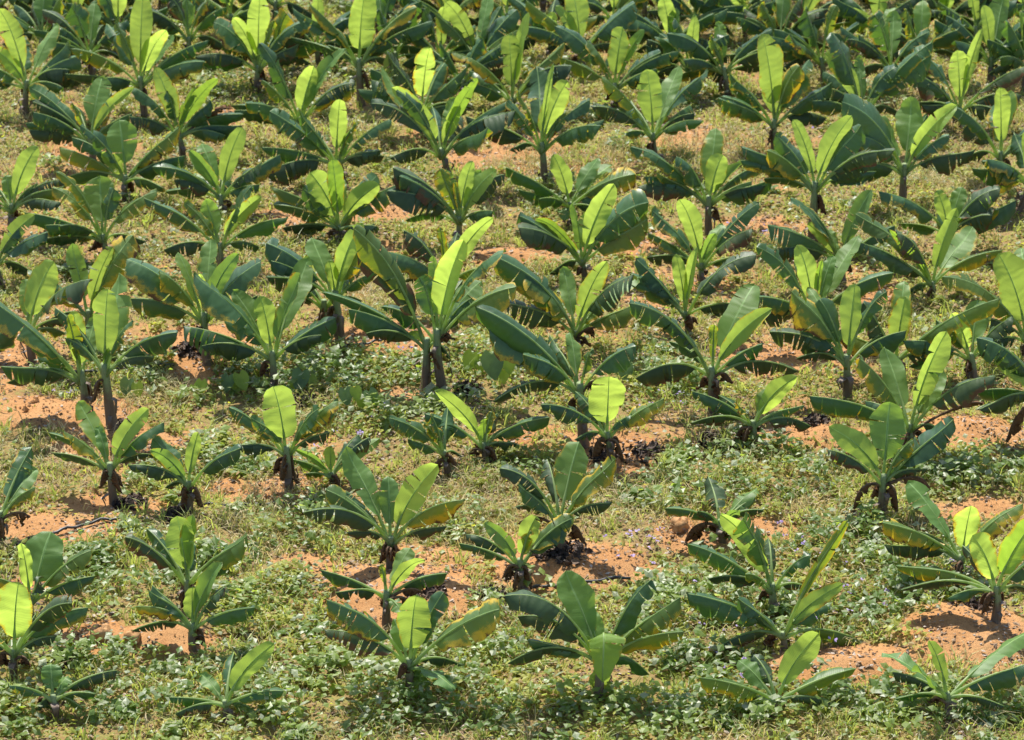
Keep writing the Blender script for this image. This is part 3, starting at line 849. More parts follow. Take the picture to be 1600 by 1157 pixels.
(195, 318, 198, 268, 'banana plant with broad creased pale leaf and lime strip hanging at its front, upper left', 'G 188 188 54; D 141 203 28; D 106 234 34; D 274 206 36; L 162 240 24; D 110 280; G 240 250 34'),
(18, 370, 22, 312, 'banana plant with lime leaf slanting right, at the left edge in the upper third', 'L 66 230 34; D 101 284 30; D 100 300 30; D -40 280; G 12 274 24; B -30 320; D 60 290'),
(165, 410, 163, 360, 'banana plant with wide fresh rounded leaf and yellow-rimmed wings, left above mid-height', 'G 155 278 52; Y 97 298 32; D 55 334 34; Y 242 304 38; D 104 276 26; Y 130 382; D 180 300; B 220 380'),
(8, 448, -4, 402, 'banana plant with slim lime leaf pointing right, cut by the left edge', 'L 60 336 30; D 72 368 30; D -60 370; D -50 420; B 50 430; D 30 360'),
(350, 336, 346, 300, 'banana plant with crossed fresh leaves and a lime one leaning right, upper left', 'G 314 224 34; L 382 200 30; L 299 236 30; G 284 274 30; D 412 258 32; D 254 264 28; D 400 290; D 270 300'),
(350, 428, 345, 374, 'banana plant with long dark leaf left and lime-edged leaf right, left of upper centre', 'D 240 320 34; Y 299 320 26; G 322 314 28; L 412 308 28; D 391 300 26; D 440 344 32; B 270 390; D 400 385'),
(465, 232, 470, 178, 'banana plant with pale lime leaf and a green one tilted right, upper left of centre', 'L 496 104 36; L 543 78 28; Y 420 130 26; D 420 78 30; D 547 144 26; D 374 166 30; D 412 182; B 440 210'),
(400, 145, 405, 96, 'banana plant with wide lime leaf cut by the top edge, top left', 'L 410 -5 38; Y 432 38 16; L 368 28 28; D 320 94; D 470 40 32; B 460 90; D 345 40'),
(750, 128, 745, 82, 'banana plant with bright folded leaf cut by the top, top centre', 'L 698 2 30; G 766 -12 30; F 766 84 26; D 686 30 28; D 810 50; B 690 90; D 800 20'),
(805, 190, 800, 148, 'banana plant with one flat lime paddle leaf upright, top centre', 'L 795 54 40; D 718 88 30; D 876 78 30; B 882 108; L 824 22 22; D 740 130; D 850 110'),
(850, 290, 846, 216, 'banana plant with twisted yellow-lime leaf and two thin dark trunks, upper centre', 'L 886 128 38; L 864 102 10; D 798 164 30; D 808 150 26; D 914 164 28; D 932 194 32; B 803 238; Y 880 180 22'),
(1027, 256, 1020, 202, 'banana plant with rounded lime leaf front and dark V behind, upper right of centre', 'L 1009 110 46; G 1062 108 34; D 1097 122 34; D 946 128 36; B 933 172 36; B 1075 180; D 980 210'),
(965, 176, 960, 124, 'banana plant with lime leaf and yellow-edged left wing, top right of centre', 'L 971 44 36; L 1006 48 20; D 878 48 34; Y 884 94 30; D 1047 84 30; B 1040 130; D 920 70'),
(915, 118, 907, 70, 'banana plant with bright lime leaf cut by the top edge, top right of centre', 'L 894 -14 42; D 830 10 30; D 980 10; L 868 10 18; B 960 70; B 860 75'),
(1212, 240, 1208, 180, 'banana plant with two stacked bright lime leaves, top right', 'L 1186 56 46; L 1204 118 40; D 1287 140 32; D 1138 124 28; B 1280 185; D 1255 100; D 1150 170; Y 1240 110'),
(1345, 240, 1345, 160, 'banana plant with narrow grey spear and long dark leaf rising right, top right', 'G 1340 90 18; L 1284 84 30; D 1437 74 36; B 1283 140 38; D 1300 60; B 1400 180; D 1390 110'),
(1523, 200, 1498, 164, 'banana plant with lime tongue leaf in the middle of dark wings, top right', 'L 1489 80 34; D 1413 114 30; D 1602 104 32; L 1527 48 20; D 1432 82 30; B 1580 150; D 1450 160'),
(1565, 290, 1560, 230, 'banana plant with pale glowing narrow leaf, upper right edge', 'L 1554 138 32; G 1580 142 28; D 1602 214; D 1478 168 32; B 1500 260; B 1620 255; D 1630 190'),
(1545, 136, 1546, 84, 'banana plant with green leaf rising right, top right corner', 'G 1572 -12 36; D 1606 30 36; L 1530 10 24; D 1482 30 30; B 1610 90; D 1490 90'),
(1590, 330, 1605, 272, 'banana plant with dark leaf dipping left, on the right edge below the glowing narrow leaf', 'D 1546 262 34; L 1600 200 30; D 1650 240; Y 1552 290 28; D 1660 300'),
(1140, 152, 1130, 100, 'banana plant with grey-green leaves and thin pale spear, top right of centre', 'G 1122 35 22; L 1105 65 16; D 1070 60 28; D 1195 50 26; Y 1110 60 16; B 1200 110; D 1062 120'),
(1372, 82, 1368, 34, 'banana plant with light leaf and folded lime-bellied wing, top right far row', 'L 1374 -40 34; L 1312 22 26; G 1400 12 28; D 1440 20; D 1305 40; B 1430 70'),
(500, 108, 496, 62, 'banana plant on a short dark trunk in a small clearing, top left of centre', 'D 470 25 26; D 545 30 26; L 500 -10 22; B 430 70; B 550 80; D 440 40'),
(320, 30, 315, -10, 'banana plant with mottled leaves, top edge left', 'L 330 -70 28; D 260 0; D 375 -20; B 375 20; B 262 28; D 290 -50'),
(82, 32, 80, -15, 'farthest-row banana plant with only trunk and low leaves in view, top left', 'L 76 -75 28; D 20 -20; D 145 -30; B 30 15; B 130 20; G 100 -60 26'),
(178, 22, 170, -20, 'banana plant of the farthest row with lime leaf at the top edge, left', 'L 150 -80 30; G 185 -70 28; D 110 -10; D 235 -30; B 120 20; B 220 15'),
(640, 40, 636, -6, 'banana plant of the farthest row behind the orange patch, top edge left of centre', 'L 640 -70 26; D 580 -20; D 690 -30; B 590 20; B 690 25; Y 650 -40 20'),
(850, 18, 846, -22, 'banana plant of the farthest row, top edge at centre', 'L 866 -80 28; D 790 -30; D 905 -40; B 800 12; B 900 20; L 866 -20 20'),
(1010, 30, 1006, -14, 'banana plant of the farthest row with yellow-edged leaf, top edge right of centre', 'L 1010 -80 30; Y 955 -20; D 1060 -30; B 950 15; B 1065 20; G 990 -60 26'),
(1090, 62, 1086, 18, 'banana plant with dark crossing leaves below the top edge, right of centre', 'D 1040 -20 26; D 1130 -20 28; L 1082 -50 28; B 1030 45; B 1140 55; Y 1065 5 20'),
(1165, 58, 1158, 14, 'banana plant with lime leaf touching the top edge, left of the two stacked lime ones', 'L 1150 -60 34; D 1110 -20; D 1210 -20; B 1105 40; B 1215 45; L 1148 -10 26'),
(1258, 70, 1252, 26, 'banana plant with narrow striped leaves, top edge right', 'G 1255 -40 24; L 1290 -30 24; D 1210 0; D 1310 0; B 1200 60; Y 1280 40 20'),
(1480, 68, 1474, 22, 'banana plant with bright tuft at the top edge, left of the top right corner', 'L 1478 -40 34; L 1450 -20 26; D 1425 0; D 1530 -10; B 1420 50; B 1540 60'),
(1600, 60, 1596, 12, 'banana plant cut by the top right corner', 'L 1590 -60 30; D 1540 -10; D 1650 -20; B 1540 50; B 1650 40'),
(745, 18, 742, -24, 'banana plant of the farthest row, above the bright folded leaf at top centre', 'L 745 -90 28; D 690 -30; D 800 -40; B 690 15; B 800 10; G 760 -70 24'),
(935, -8, 932, -48, 'banana plant beyond the top edge at right of centre, only low leaves in view', 'L 935 -110 28; D 880 -60; D 985 -60; B 880 -5; B 990 0'),
(430, 40, 432, -4, 'farthest-row banana plant with pale folded leaf, above the wide lime leaf at top left', 'L 440 -70 30; D 375 -20; D 490 -30; B 370 25; B 490 30; G 420 -60 24'),
(560, 8, 556, -34, 'banana plant of the farthest row, behind the tallest flat lime leaf', 'L 550 -100 28; D 500 -40; D 610 -50; B 500 0; B 615 5'),
(250, 12, 252, -30, 'banana plant of the farthest row, behind the two side-by-side lime leaves at top left', 'L 255 -95 28; D 200 -40; D 305 -50; B 200 5; B 305 8; Y 265 -20 20'),
(1410, 6, 1408, -36, 'banana plant of the farthest row with drooping dark leaves, top edge at right', 'L 1410 -100 28; D 1350 -40; D 1465 -50; B 1350 2; B 1468 5'),
(1320, 10, 1316, -32, 'farthest-row banana plant with yellow margins, at the top edge right of the striped one', 'L 1325 -98 28; D 1262 -40; D 1372 -50; Y 1262 0; Y 1372 6'),
(1545, 10, 1540, -32, 'banana plant of the farthest row, top edge near the right corner', 'L 1545 -98 28; D 1485 -40; D 1600 -50; B 1488 2; B 1600 6'),
(5, 40, 2, -8, 'banana plant of the farthest row, in the top left corner', 'L 10 -70 28; D -50 -20; D 60 -25; B -45 30; B 60 32'),
(1200, -5, 1196, -45, 'banana plant beyond the top edge, above the two stacked lime leaves', 'L 1200 -110 28; D 1140 -50; D 1255 -60; B 1145 -5; B 1255 0'),
(860, 92, 857, 50, 'banana plant on a short trunk between the flat lime paddle and the top centre edge', 'L 866 20 22; D 800 40 28; D 925 30 28; D 830 15; B 800 85; B 915 80; Y 880 40'),
(1048, 100, 1047, 58, 'banana plant with a pale narrow leaf and yellow-brown spear, top right of centre', 'L 1034 -4 28; L 1056 14 22; Y 1021 40 18; D 990 20 28; D 1105 25 28; B 1000 80; B 1110 70'),
(430, 130, 428, 82, 'shaded banana plant in the gap right of the wide lime leaf, top left', 'D 375 50 28; D 485 40 30; D 400 30; D 450 25; B 370 95; B 480 100'),
(727, 168, 722, 118, 'banana plant with all dark leaves, between the lone round lime leaf and flat paddle', 'D 670 95 28; D 775 80 30; D 690 70 26; D 750 65; B 665 130; B 780 135'),
(128, 62, 124, 20, 'banana plant with dark crossing leaves below the top edge, far left', 'D 75 -5 28; D 175 -10 28; L 130 -50 26; B 75 35; B 180 40; D 100 -30'),
(365, 58, 362, 18, 'far-row banana plant with a thin lime strip, left of the wide lime leaf', 'D 315 -5 28; D 415 -10 28; L 372 -45 24; B 315 35; B 415 38; D 345 -30'),
(700, 66, 698, 24, 'dark banana plant of the far rows, left of the bright folded leaf at top centre', 'D 648 0 28; D 745 -5 28; L 705 -45 22; B 645 45; B 752 45; Y 680 -20'),
(795, 58, 792, 16, 'banana plant of the far rows directly above the flat lime paddle leaf', 'D 745 -8 28; D 840 -10 28; L 800 -50 28; B 740 35; B 845 38; G 780 -40'),
(1222, 100, 1218, 56, 'far-row banana plant with ribbed grey leaves, right of the stacked lime ones', 'G 1226 -20 28; D 1170 30 30; D 1275 20 30; B 1165 75; B 1285 78; D 1245 0; Y 1190 10'),
(1440, 118, 1436, 74, 'banana plant with dark ribbed leaves, left of the lime tongue leaf at top right', 'D 1385 45 30; D 1490 35 30; G 1442 0 28; B 1380 95; B 1495 95; D 1410 20'),
(1600, 142, 1604, 96, 'banana plant cut by the right edge, below the top right corner', 'L 1590 20 28; D 1545 65 30; D 1650 60; B 1548 115; B 1660 110; D 1570 40'),
(70, 90, 66, 46, 'banana plant with grey sheen leaves, right of the leaf curving left at top left', 'G 72 -20 30; D 15 20 28; D 120 15 28; B 12 70; B 125 72; Y 95 0'),
(190, 78, 186, 36, 'banana plant with dark leaves and yellow tip, left of the side-by-side lime leaves', 'Y 140 12 28; D 238 5 28; L 190 -40 26; B 135 58; B 240 60; D 165 -20'),
(600, 78, 598, 36, 'shaded banana plant right of the tallest flat lime leaf, top edge', 'D 548 10 28; D 652 5 28; D 620 -25 28; B 545 60; B 655 58; G 590 -30 24'),
(960, 62, 957, 20, 'banana plant of the far rows right of the bright cut-off lime leaf', 'L 962 -45 26; D 905 -8 28; D 1008 -10 28; B 905 42; B 1012 42; Y 980 -20'),
(300, 98, 297, 52, 'banana plant with ribbed grey-green leaves, left of the wide lime leaf at top left', 'G 292 0 28; D 245 25 28; D 350 15 30; Y 325 5 22; B 245 75; B 355 80; D 270 0'),
(620, 122, 617, 76, 'banana plant behind the lone round lime leaf in the clearing, with all dark leaves', 'D 565 45 28; D 670 40 28; D 595 20 28; D 645 15; B 562 95; Y 672 98'),
(690, 122, 688, 78, 'banana plant with dark crossing leaves, left of the bright folded leaf at top centre', 'D 640 48 28; D 738 45 28; L 694 10 20; D 665 20; B 636 100; B 742 104'),
(145, 122, 142, 74, 'banana plant with dark leaves between the two brightest plants at top left', 'D 92 40 28; D 195 35 28; G 148 5 28; D 118 15; B 88 98; B 198 100'),
(1285, 134, 1281, 84, 'banana plant with brown-edged dark leaves, right of the stacked lime leaves at top right', 'D 1228 50 30; D 1335 42 30; Y 1300 15 22; D 1255 18; B 1225 108; B 1338 112'),
(1395, 146, 1391, 98, 'banana plant with broad dark leaves, between the narrow grey spear and lime tongue leaf', 'D 1340 62 30; D 1442 55 30; G 1398 20 28; D 1365 30; B 1338 122; B 1448 124'),
(1082, 148, 1078, 98, 'banana plant with dark leaves, left of the thin pale spear at top right of centre', 'D 1028 62 28; D 1130 58 28; L 1084 25 20; D 1055 35; B 1022 122; B 1134 124'),
(1525, 80, 1522, 36, 'banana plant of the far rows with leaf folded pale, left of the corner leaf', 'G 1530 -30 30; D 1470 8 28; D 1575 4 28; B 1468 58; B 1580 60; L 1508 -20 22'),
]


# ------------------------------------------------------------------ ground
def build_ground():
    xs = np.concatenate([[-900, -400, -150, -60, -30, -20], np.arange(-15, 15.01, 0.10), [20, 30, 60, 150, 400, 900]])
    ys = np.concatenate([[-300, -100, -20, 15, 28], np.arange(33, 80.01, 0.13), [90, 110, 160, 300, 700, 1600]])
    X, Y = np.meshgrid(xs, ys)
    near = np.exp(-np.clip((np.abs(X) - 20) / 20, 0, 50)) * np.exp(-np.clip((np.abs(Y - 56) - 30) / 30, 0, 50))
    Z = height(X, Y) * near + (fbm(X, Y, 4.0, 21, 3) - 0.5) * 0.11
    V = np.stack([X, Y, Z], -1).reshape(-1, 3)
    nx, ny = len(xs), len(ys)
    i = np.arange(nx - 1)[None, :] + np.arange(ny - 1)[:, None] * nx
    F = np.stack([i, i + 1, i + nx + 1, i + nx], -1).reshape(-1, 4)
    o = array_obj('ground', V, F, M['soil'], True)
    a = o.data.attributes.new('cover', 'FLOAT', 'POINT')
    a.data.foreach_set('value', cover(X, Y).ravel().astype(np.float32))
    o['kind'] = 'structure'
    return o


build_ground()

# ------------------------------------------------------------------ ground cover (nobody could count it)
FIELD_X = (-14.5, 14.5)
FIELD_Y = (36.0, 78.0)


def frustum_points(n):
    x = rng.uniform(*FIELD_X, n)
    y = rng.uniform(*FIELD_Y, n)
    half = HALF_TAN * np.hypot(y, CAM_H) * 1.08 + 1.5
    k = np.abs(x) < half
    return x[k], y[k]


def scatter(n, dens):
    x, y = frustum_points(n)
    k = rng.random(len(x)) < dens(x, y)
    return x[k], y[k]


def frames(n, tilt_lo, tilt_hi):
    """random orthonormal frames: forward (along leaf), side, normal"""
    az = rng.uniform(0, 2 * np.pi, n)
    ti = rng.uniform(tilt_lo, tilt_hi, n)
    f = np.stack([np.cos(az) * np.cos(ti), np.sin(az) * np.cos(ti), np.sin(ti)], -1)
    s = np.stack([-np.sin(az), np.cos(az), np.zeros(n)], -1)
    r = rng.uniform(-0.5, 0.5, n)[:, None]
    nn = np.cross(f, s)
    s2 = s * np.cos(r) + nn * np.sin(r)
    return f, s2, np.cross(f, s2)


def leaf_field(name, x, y, z, ln, wr, tilt, mat, fold=0.25):
    """small folded leaves: 6 verts, 2 quads each side of the rib"""
    n = len(x)
    f, s, nn = frames(n, *tilt)
    p = np.stack([x, y, z], -1)
    L = ln[:, None]
    W = L * wr
    droop = np.stack([np.zeros(n), np.zeros(n), -ln * rng.uniform(0.0, 0.35, n)], -1)
    base = p
    mid = p + f * L * 0.5
    tip = p + f * L + droop
    V = np.stack([base, mid + s * W - nn * W * fold, tip, mid - s * W - nn * W * fold, mid], 1).reshape(-1, 3)
    b = (np.arange(n) * 5)[:, None]
    F = np.concatenate([b + np.array([[0, 1, 4]]), b + np.array([[4, 1, 2]]), b + np.array([[0, 4, 3]]), b + np.array([[4, 2, 3]])], 1).reshape(-1, 3)
    return array_obj(name, V, F, mat)


def blade_field(name, x, y, h, w, lean, mat):
    n = len(x)
    z = height(x, y)
    az = rng.uniform(0, 2 * np.pi, n)
    d = np.stack([np.cos(az), np.sin(az), np.zeros(n)], -1)
    a2 = rng.uniform(0, np.pi, n)
    s = np.stack([np.cos(a2), np.sin(a2), np.zeros(n)], -1) * (w * 0.5)[:, None]
    p = np.stack([x, y, z - 0.01], -1)
    up = np.stack([np.zeros(n), np.zeros(n), h], -1)
    ll = (h * lean)[:, None]
    m = p + up * 0.6 + d * ll * 0.35
    t = p + up * (1.0 - 0.25 * lean)[:, None] + d * ll
    V = np.stack([p - s, p + s, m + s * 0.8, m - s * 0.8, t], 1).reshape(-1, 3)
    b = (np.arange(n) * 5)[:, None]
    F = np.concatenate([b + np.array([[0, 1, 2]]), b + np.array([[0, 2, 3]]), b + np.array([[3, 2, 4]])], 1).reshape(-1, 3)
    return array_obj(name, V, F, mat)


def stuff(o, label, cat):
    o['label'] = label
    o['category'] = cat
    o['kind'] = 'stuff'
    return o


# creeper: glossy leaves heaped in lush patches, a few centimetres above the soil
def dens_creep(x, y):
    return np.clip(cover(x, y) * (0.20 + 0.7 * field(LUSH, x, y)) * np.clip(2.6 * fbm(x, y, 1.7, 31, 3) - 0.7, 0, 1.4), 0, 1)


x, y = scatter(330000, dens_creep)
hh = 0.04 + (0.08 + 0.24 * field(LUSH, x, y)) * fbm(x, y, 2.5, 8, 2) ** 1.5 * 2.0
z = height(x, y) + hh * rng.uniform(0.2, 1.1, len(x)) + 0.01
stuff(leaf_field('creeper', x, y, z, rng.uniform(0.05, 0.15, len(x)), 0.38, (-0.5, 0.7), M['creeper']),
      'glossy green creeper spreading over the soil in patches', 'creeper')

# low mat of yellow-green weeds
x, y = scatter(460000, lambda x, y: cover(x, y) ** 1.2 * np.clip(2.3 * fbm(x, y, 1.3, 51, 4) - 0.5, 0, 1))
z = height(x, y) + 0.005 + (0.03 + 0.16 * fbm(x, y, 1.9, 55, 3) ** 2) * rng.random(len(x))
stuff(leaf_field('weeds', x, y, z, rng.uniform(0.035, 0.115, len(x)), 0.33, (-0.4, 0.9), M['weed']),
      'low yellow-green weeds matted between the banana rows', 'weeds')

# herb clumps: leafy domes that shade the soil beneath them
def clumps(name, n, dens, mat, rlo, rhi, lo, hi, label, cat):
    cx, cy = scatter(n, dens)
    k = rng.integers(14, 46, len(cx))
    R = np.repeat(rng.uniform(rlo, rhi, len(cx)), k)
    th = rng.uniform(0, 2 * np.pi, k.sum())
    q = np.sqrt(rng.random(k.sum()))
    x = np.repeat(cx, k) + R * q * np.cos(th)
    y = np.repeat(cy, k) + R * q * np.sin(th)
    z = height(x, y) + R * rng.uniform(0.5, 1.0, k.sum()) * np.sqrt(1.05 - q * q) + 0.01
    stuff(leaf_field(name, x, y, z, rng.uniform(lo, hi, len(x)), 0.36, (-0.5, 0.6), mat), label, cat)


clumps('herb_clumps', 9000, lambda x, y: np.clip(cover(x, y) * (0.25 + 0.5 * field(LUSH, x, y)) * np.clip(3.2 * fbm(x, y, 1.0, 91, 3) - 1.1, 0, 1.3), 0, 1),
       M['weed'], 0.08, 0.26, 0.06, 0.14, 'yellow-green leafy herbs in low domes between the rows', 'herbs')
clumps('dark_herb_clumps', 6000, lambda x, y: np.clip(cover(x, y) * (0.10 + 0.7 * field(LUSH, x, y)) * np.clip(3.2 * fbm(x, y, 1.2, 97, 3) - 1.0, 0, 1.3), 0, 1),
       M['creeper'], 0.12, 0.42, 0.08, 0.20, 'deeper green leafy herbs in lush patches', 'herbs')

# grass in tufts
tx, ty = scatter(22000, lambda x, y: np.clip(cover(x, y) * 1.2 * fbm(x, y, 0.7, 61, 3), 0, 1))
k = rng.integers(5, 15, len(tx))
x = np.repeat(tx, k) + rng.normal(0, 0.06, k.sum())
y = np.repeat(ty, k) + rng.normal(0, 0.06, k.sum())
hs = np.repeat(rng.uniform(0.10, 0.42, len(tx)), k) * rng.uniform(0.5, 1.1, len(x))
stuff(blade_field('grass', x, y, hs, rng.uniform(0.012, 0.024, len(x)), rng.uniform(0.3, 1.1, len(x)), M['grass']),
      'green grass tufts growing among the weeds', 'grass')

# dry grass
tx, ty = scatter(42000, lambda x, y: np.clip(field(DRY, x, y) * 0.9 + 0.55 * cover(x, y) * np.clip(3 * fbm(x, y, 0.6, 101, 3) - 1.2, 0, 1), 0, 1))
k = rng.integers(5, 13, len(tx))
x = np.repeat(tx, k) + rng.normal(0, 0.08, k.sum())
y = np.repeat(ty, k) + rng.normal(0, 0.08, k.sum())
hs = rng.uniform(0.08, 0.34, len(x))
stuff(blade_field('dry_grass', x, y, hs, rng.uniform(0.010, 0.018, len(x)), rng.uniform(0.4, 1.5, len(x)), M['straw']),
      'straw-coloured dry grass in thin drifts', 'dry grass')

# litter of dry leaves and crumbs
x, y = scatter(230000, lambda x, y: np.clip(1.9 * fbm(x, y, 1.4, 71, 3) - 0.45, 0, 1))
z = height(x, y) + rng.uniform(0.0, 0.05, len(x))
stuff(leaf_field('leaf_litter', x, y, z, rng.uniform(0.025, 0.11, len(x)), 0.28, (-0.3, 0.4), M['litter'], 0.5),
      'brown dry leaf litter strewn over the soil', 'leaf litter')

# violet flowers among the creeper
x, y = scatter(160000, lambda x, y: 0.13 * field(FLOWER, x, y) * np.clip(2.4 * fbm(x, y, 2.0, 81, 2) - 0.8, 0, 1))
z = height(x, y) + rng.uniform(0.05, 0.2, len(x))
x = np.repeat(x, 4) + rng.normal(0, 0.018, 4 * len(x))
y = np.repeat(y, 4) + rng.normal(0, 0.018, 4 * len(y))
z = np.repeat(z, 4)
stuff(leaf_field('violet_flowers', x, y, z, rng.uniform(0.035, 0.06, len(x)), 0.45, (0.0, 0.8), M['flower']),
      'small violet flowers dotted over the creeper', 'flowers')

# soil crumbs on the bare mounds
x, y = scatter(110000, lambda x, y: (1.02 - cover(x, y)) * np.clip(2.2 * fbm(x, y, 1.5, 111, 3) - 0.5, 0, 1))
n = len(x)
r = rng.uniform(0.008, 0.028, n) * np.where(rng.random(n) < 0.06, 2.4, 1.0)
z = height(x, y) + r * 0.3
dirs = np.array([[1, 0, 0], [0, 1, 0], [-1, 0, 0], [0, -1, 0], [0, 0, 1], [0, 0, -1]], float)
V = (np.stack([x, y, z], -1)[:, None, :] + dirs[None] * r[:, None, None] * rng.uniform(0.6, 1.3, (n, 6, 1))).reshape(-1, 3)
b = (np.arange(n) * 6)[:, None]
F = np.concatenate([b + np.array([t]) for t in [[0, 1, 4], [1, 2, 4], [2, 3, 4], [3, 0, 4], [1, 0, 5], [2, 1, 5], [3, 2, 5], [0, 3, 5]]], 1).reshape(-1, 3)
stuff(array_obj('soil_crumbs', V, F, M['clod']), 'loose orange soil crumbs on the bare ground', 'soil crumbs')

# ------------------------------------------------------------------ the banana plants
for p in PLANTS:
    plant(*p)


# ------------------------------------------------------------------ other things
def hose(pts, label):
    w = []
    for k in range(len(pts) - 1):
        for j in range(6):
            f = j / 6
            w.append((pts[k][0] * (1 - f) + pts[k + 1][0] * f, pts[k][1] * (1 - f) + pts[k + 1][1] * f))
    w.append(pts[-1])
    P = []
    for i, (px, py) in enumerate(w):
        g, _ = ground_pt(px, py)
        P.append(g + UP * (0.06 + 0.012 * math.sin(i * 1.7)) + Vector((0, 0.03 * math.sin(i * 0.9), 0)))
    base = P[0].copy()
    V, F, _ = tube([p - base for p in P], [0.022] * len(P), 8)
    o = mesh_obj('irrigation_hose', V, F, M['hose'], None, base)
    o['label'] = label
    o['category'] = 'hose'
    o['group'] = 'irrigation hoses along the rows'


hose([(-20, 872), (30, 852), (75, 840), (120, 828), (165, 817), (215, 812)], 'black irrigation hose curving over bare soil at the lower left edge')
hose([(320, 794), (360, 795), (400, 793), (455, 792)], 'black irrigation hose running behind dry grass, right of the spear-leaf plant at left')
hose([(95, 588), (150, 584), (205, 580), (272, 574)], 'black irrigation hose under the long dark leaf arching right at left')
hose([(832, 924), (870, 920), (915, 914), (985, 908)], 'short black irrigation hose across the front of the orange mound at centre')
hose([(540, 546), (575, 541), (605, 535)], 'short dark irrigation hose beside the thin dark trunk left of centre')


def clod(px, py, r, label):
    g, t = ground_pt(px, py)
    rr = r * t / FPX
    V, F = [], []
    nu, nv = 16, 10
    ph = [random.uniform(0, 6.28) for _ in range(6)]
    for i in range(nv + 1):
        th = math.pi * i / nv
        for k in range(nu):
            a = 2 * math.pi * k / nu
            q = rr * (1 + 0.13 * math.sin(3 * a + ph[0] + th * 2) + 0.09 * math.sin(5 * a + ph[1] - th * 3) + 0.08 * math.sin(4 * th + ph[2]) + random.uniform(-0.05, 0.05))
            V.append((q * math.sin(th) * math.cos(a), q * math.sin(th) * math.sin(a), q * 0.9 * math.cos(th)))
    for i in range(nv):
        for k in range(nu):
            k2 = (k + 1) % nu
            F.append((i * nu + k, (i + 1) * nu + k, (i + 1) * nu + k2, i * nu + k2))
    o = mesh_obj('soil_clod', V, F, M['clod'], None, g + UP * rr * 0.45)
    o['label'] = label
    o['category'] = 'soil clod'
    o['group'] = 'lumps of orange soil'


clod(157, 998, 17, 'round lump of orange soil on the bare patch at the lower left')
clod(208, 1002, 14, 'flatter lump of orange soil left of the small yellow-edged banana plant')
clod(1062, 828, 15, 'round lump of orange soil left of the arched dead leaf')


def mulch(px, py, rpx, label):
    g, t = ground_pt(px, py)
    R = rpx * t / FPX
    V, F = [], []
    for _ in range(int(40 + rpx)):
        a, q = random.uniform(0, 6.28), random.random() ** 0.6
        c = Vector((math.cos(a) * R * q, math.sin(a) * R * q * 1.1, 0.015 + random.uniform(0, 0.13) * (1 - q * 0.8)))
        d = Vector((random.uniform(-1, 1), random.uniform(-1, 1), random.uniform(-0.5, 0.6))).normalized()
        s = d.orthogonal().normalized()
        n = d.cross(s)
        L, W = random.uniform(0.07, 0.2), random.uniform(0.025, 0.06)
        s0 = len(V)
        for i in range(4):
            f = i / 3 - 0.5
            for j in (-1, 0, 1):
                V.append(c + d * L * f + s * W * j * (1 - abs(f) * 1.2) + n * (W * 0.6 * abs(j) * math.sin(i * 2 + a) - L * 0.5 * f * f))
        for i in range(3):
            for j in range(2):
                b = s0 + i * 3 + j
                F.append((b, b + 1, b + 4, b + 3))
    o = mesh_obj('dead_leaf_pile', V, F, M['mulch'], None, g, None, False)
    o['label'] = label
    o['category'] = 'leaf pile'
    o['group'] = 'heaps of rotting banana leaves'


for px, py, r, lab in [
    (205, 790, 26, 'dark rotting leaf heap at the foot of the open-V banana plant on the left'),
    (275, 808, 26, 'dark leaf heap under the small plant with the narrow lime spear'),
    (888, 866, 34, 'black rotting leaf heap on top of the orange mound at centre front'),
    (848, 868, 24, 'smaller black leaf heap on the left shoulder of the orange mound'),
    (1345, 814, 26, 'dark leaf heap left of the plant with the broad pale centre leaf'),
    (1120, 692, 30, 'dark leaf heap in the shade left of the plant with lime leaf pointing right'),
    (1010, 712, 40, 'grey-brown spread of dead leaves right of the glowing round lime leaf'),
    (1275, 662, 20, 'small dark leaf heap on soil left of the large ragged-leaved plant'),
    (88, 1034, 34, 'dark leaf heap beside the broad lime leaf in the lower left corner'),
    (728, 612, 26, 'dark leaf heap right of the bare-trunked pair at centre'),
    (195, 672, 24, 'dark leaf heap at the foot of the bare brown trunk on the left'),
    (480, 628, 26, 'dark leaf heap right of the ruffled yellow-lime plant'),
    (1520, 950, 36, 'black leaf heap in shadow under the curled lime plant at the right edge'),
    (665, 925, 30, 'black crumpled leaf heap on the bare mound left of centre'),
    (300, 548, 30, 'dark leaf heap at the foot of the plant with layered leaves'),
    (770, 935, 22, 'black leaf heap left of the small slender plant on the orange mound'),
    (30, 862, 30, 'dark leaf heap by the hose at the left edge'),
    (940, 715, 24, 'black leaf heap under the glowing round lime leaf')]:
    mulch(px, py, r, lab)


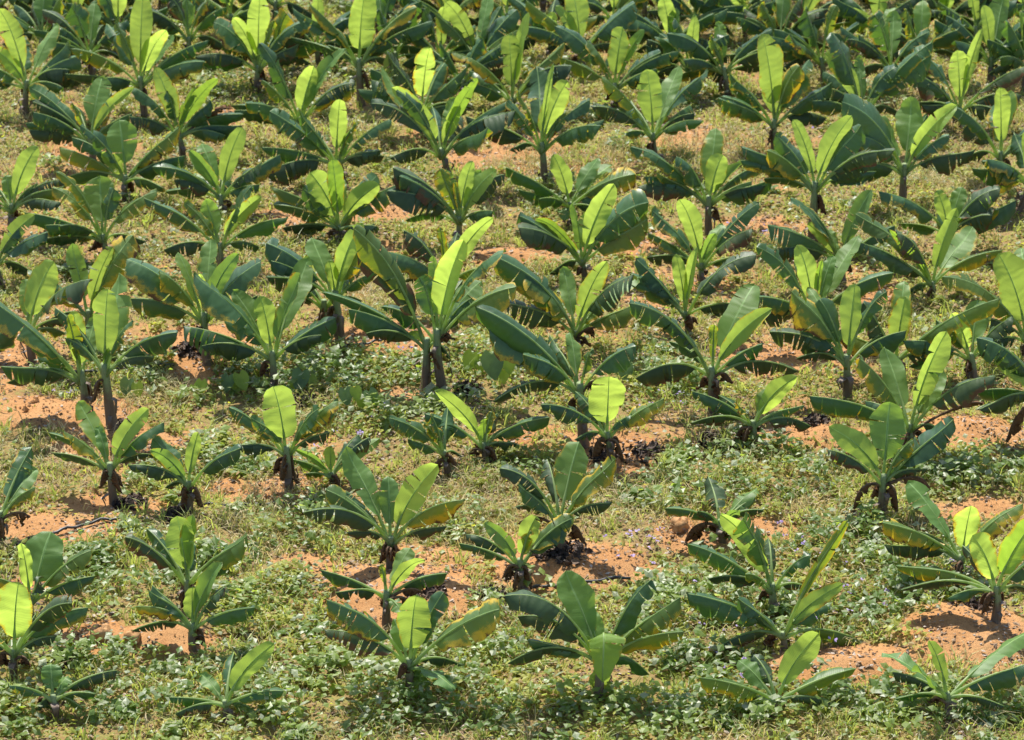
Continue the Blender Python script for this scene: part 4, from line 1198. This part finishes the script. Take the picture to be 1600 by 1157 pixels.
def taro(px, py, spec, label):
    """spec: (tip dx px, tip dy px up, size px, lime?)"""
    g, t = ground_pt(px, py)
    sc = t / FPX
    root = empty('taro_plant', g)
    root['label'] = label
    root['category'] = 'taro plant'
    root['group'] = 'taro plants among the weeds'
    for dx, up, size, lime in spec:
        top = Vector((dx * sc, random.uniform(-0.05, 0.05), up * sc * 1.05))
        pts = [Vector((0, 0, -0.02)) + Vector((top.x * f ** 1.6, top.y * f, top.z * f)) for f in (0, 0.25, 0.5, 0.75, 1.0)]
        V, F, _ = tube(pts, [0.014, 0.012, 0.010, 0.008, 0.006], 6)
        st = mesh_obj('stalk', V, F, M['rib'], root)
        S = size * sc
        d = Vector((random.uniform(-0.5, 0.5), -0.6, -0.75)).normalized()          # blade hangs from the stalk, tip down
        n = Vector((dx * 0.01, -0.5, 0.6))
        n = (n - d * n.dot(d)).normalized()
        s = d.cross(n)
        V, F, U = [], [], []
        NR, NC = 9, 7
        for i in range(NR):
            f = i / (NR - 1)
            y_ = -0.32 + 1.32 * f
            w = 0.48 * math.sin(math.pi * min(1, (f * 0.93 + 0.06)) ** 0.75) ** 0.8
            for j in range(NC):
                q = (j / (NC - 1)) * 2 - 1
                yy = y_ if f > 0.25 else y_ + 0.24 * (1 - abs(q)) * (1 - f / 0.25)
                V.append(top + (d * yy + s * q * w + n * (0.16 * abs(q) * w + 0.015 * math.sin(9 * f + abs(q) * 6) - 0.18 * f * f)) * S)
                U.append((q, f))
        for i in range(NR - 1):
            for j in range(NC - 1):
                a = i * NC + j
                F.append((a, a + 1, a + NC + 1, a + NC))
        mesh_obj('leaf', V, F, M['taro_lime' if lime else 'taro'], root, (0, 0, 0), U)


taro(472, 612, [(0, 30, 30, 0), (14, 22, 18, 1), (-14, 16, 16, 1)], 'taro plant with dark ribbed heart leaf, right of the ruffled yellow plant')
taro(742, 585, [(-4, 30, 28, 1), (8, 22, 22, 1), (-12, 14, 18, 0)], 'pale lime taro plant right of the bare-trunked pair')
taro(785, 600, [(-16, 46, 38, 0), (8, 40, 26, 1), (2, 22, 20, 1)], 'tall taro plant with a grey-green shield leaf, left of the tall centre plant')
taro(550, 645, [(-10, 34, 24, 0), (6, 40, 20, 1), (14, 20, 16, 1)], 'taro plant with narrow leaves, above the tiny banana plant left of centre')
taro(578, 640, [(0, 26, 24, 0), (10, 18, 14, 1)], 'single-leaved grey taro plant, right of the narrow-leaved taro')
taro(372, 612, [(4, 28, 26, 1), (-14, 24, 24, 0), (-4, 12, 16, 1)], 'lime and grey taro plant left of the ruffled yellow plant')
taro(985, 602, [(-8, 30, 26, 0), (6, 18, 18, 1)], 'dull green taro plant right of the tall centre plant')
taro(205, 622, [(-4, 26, 24, 0), (10, 22, 20, 1), (-12, 12, 16, 1)], 'taro clump beside the bare brown trunk on the left')
taro(312, 620, [(4, 24, 20, 1), (-8, 18, 16, 1)], 'small lime taro plant in the weeds below the layered-leaf plant')
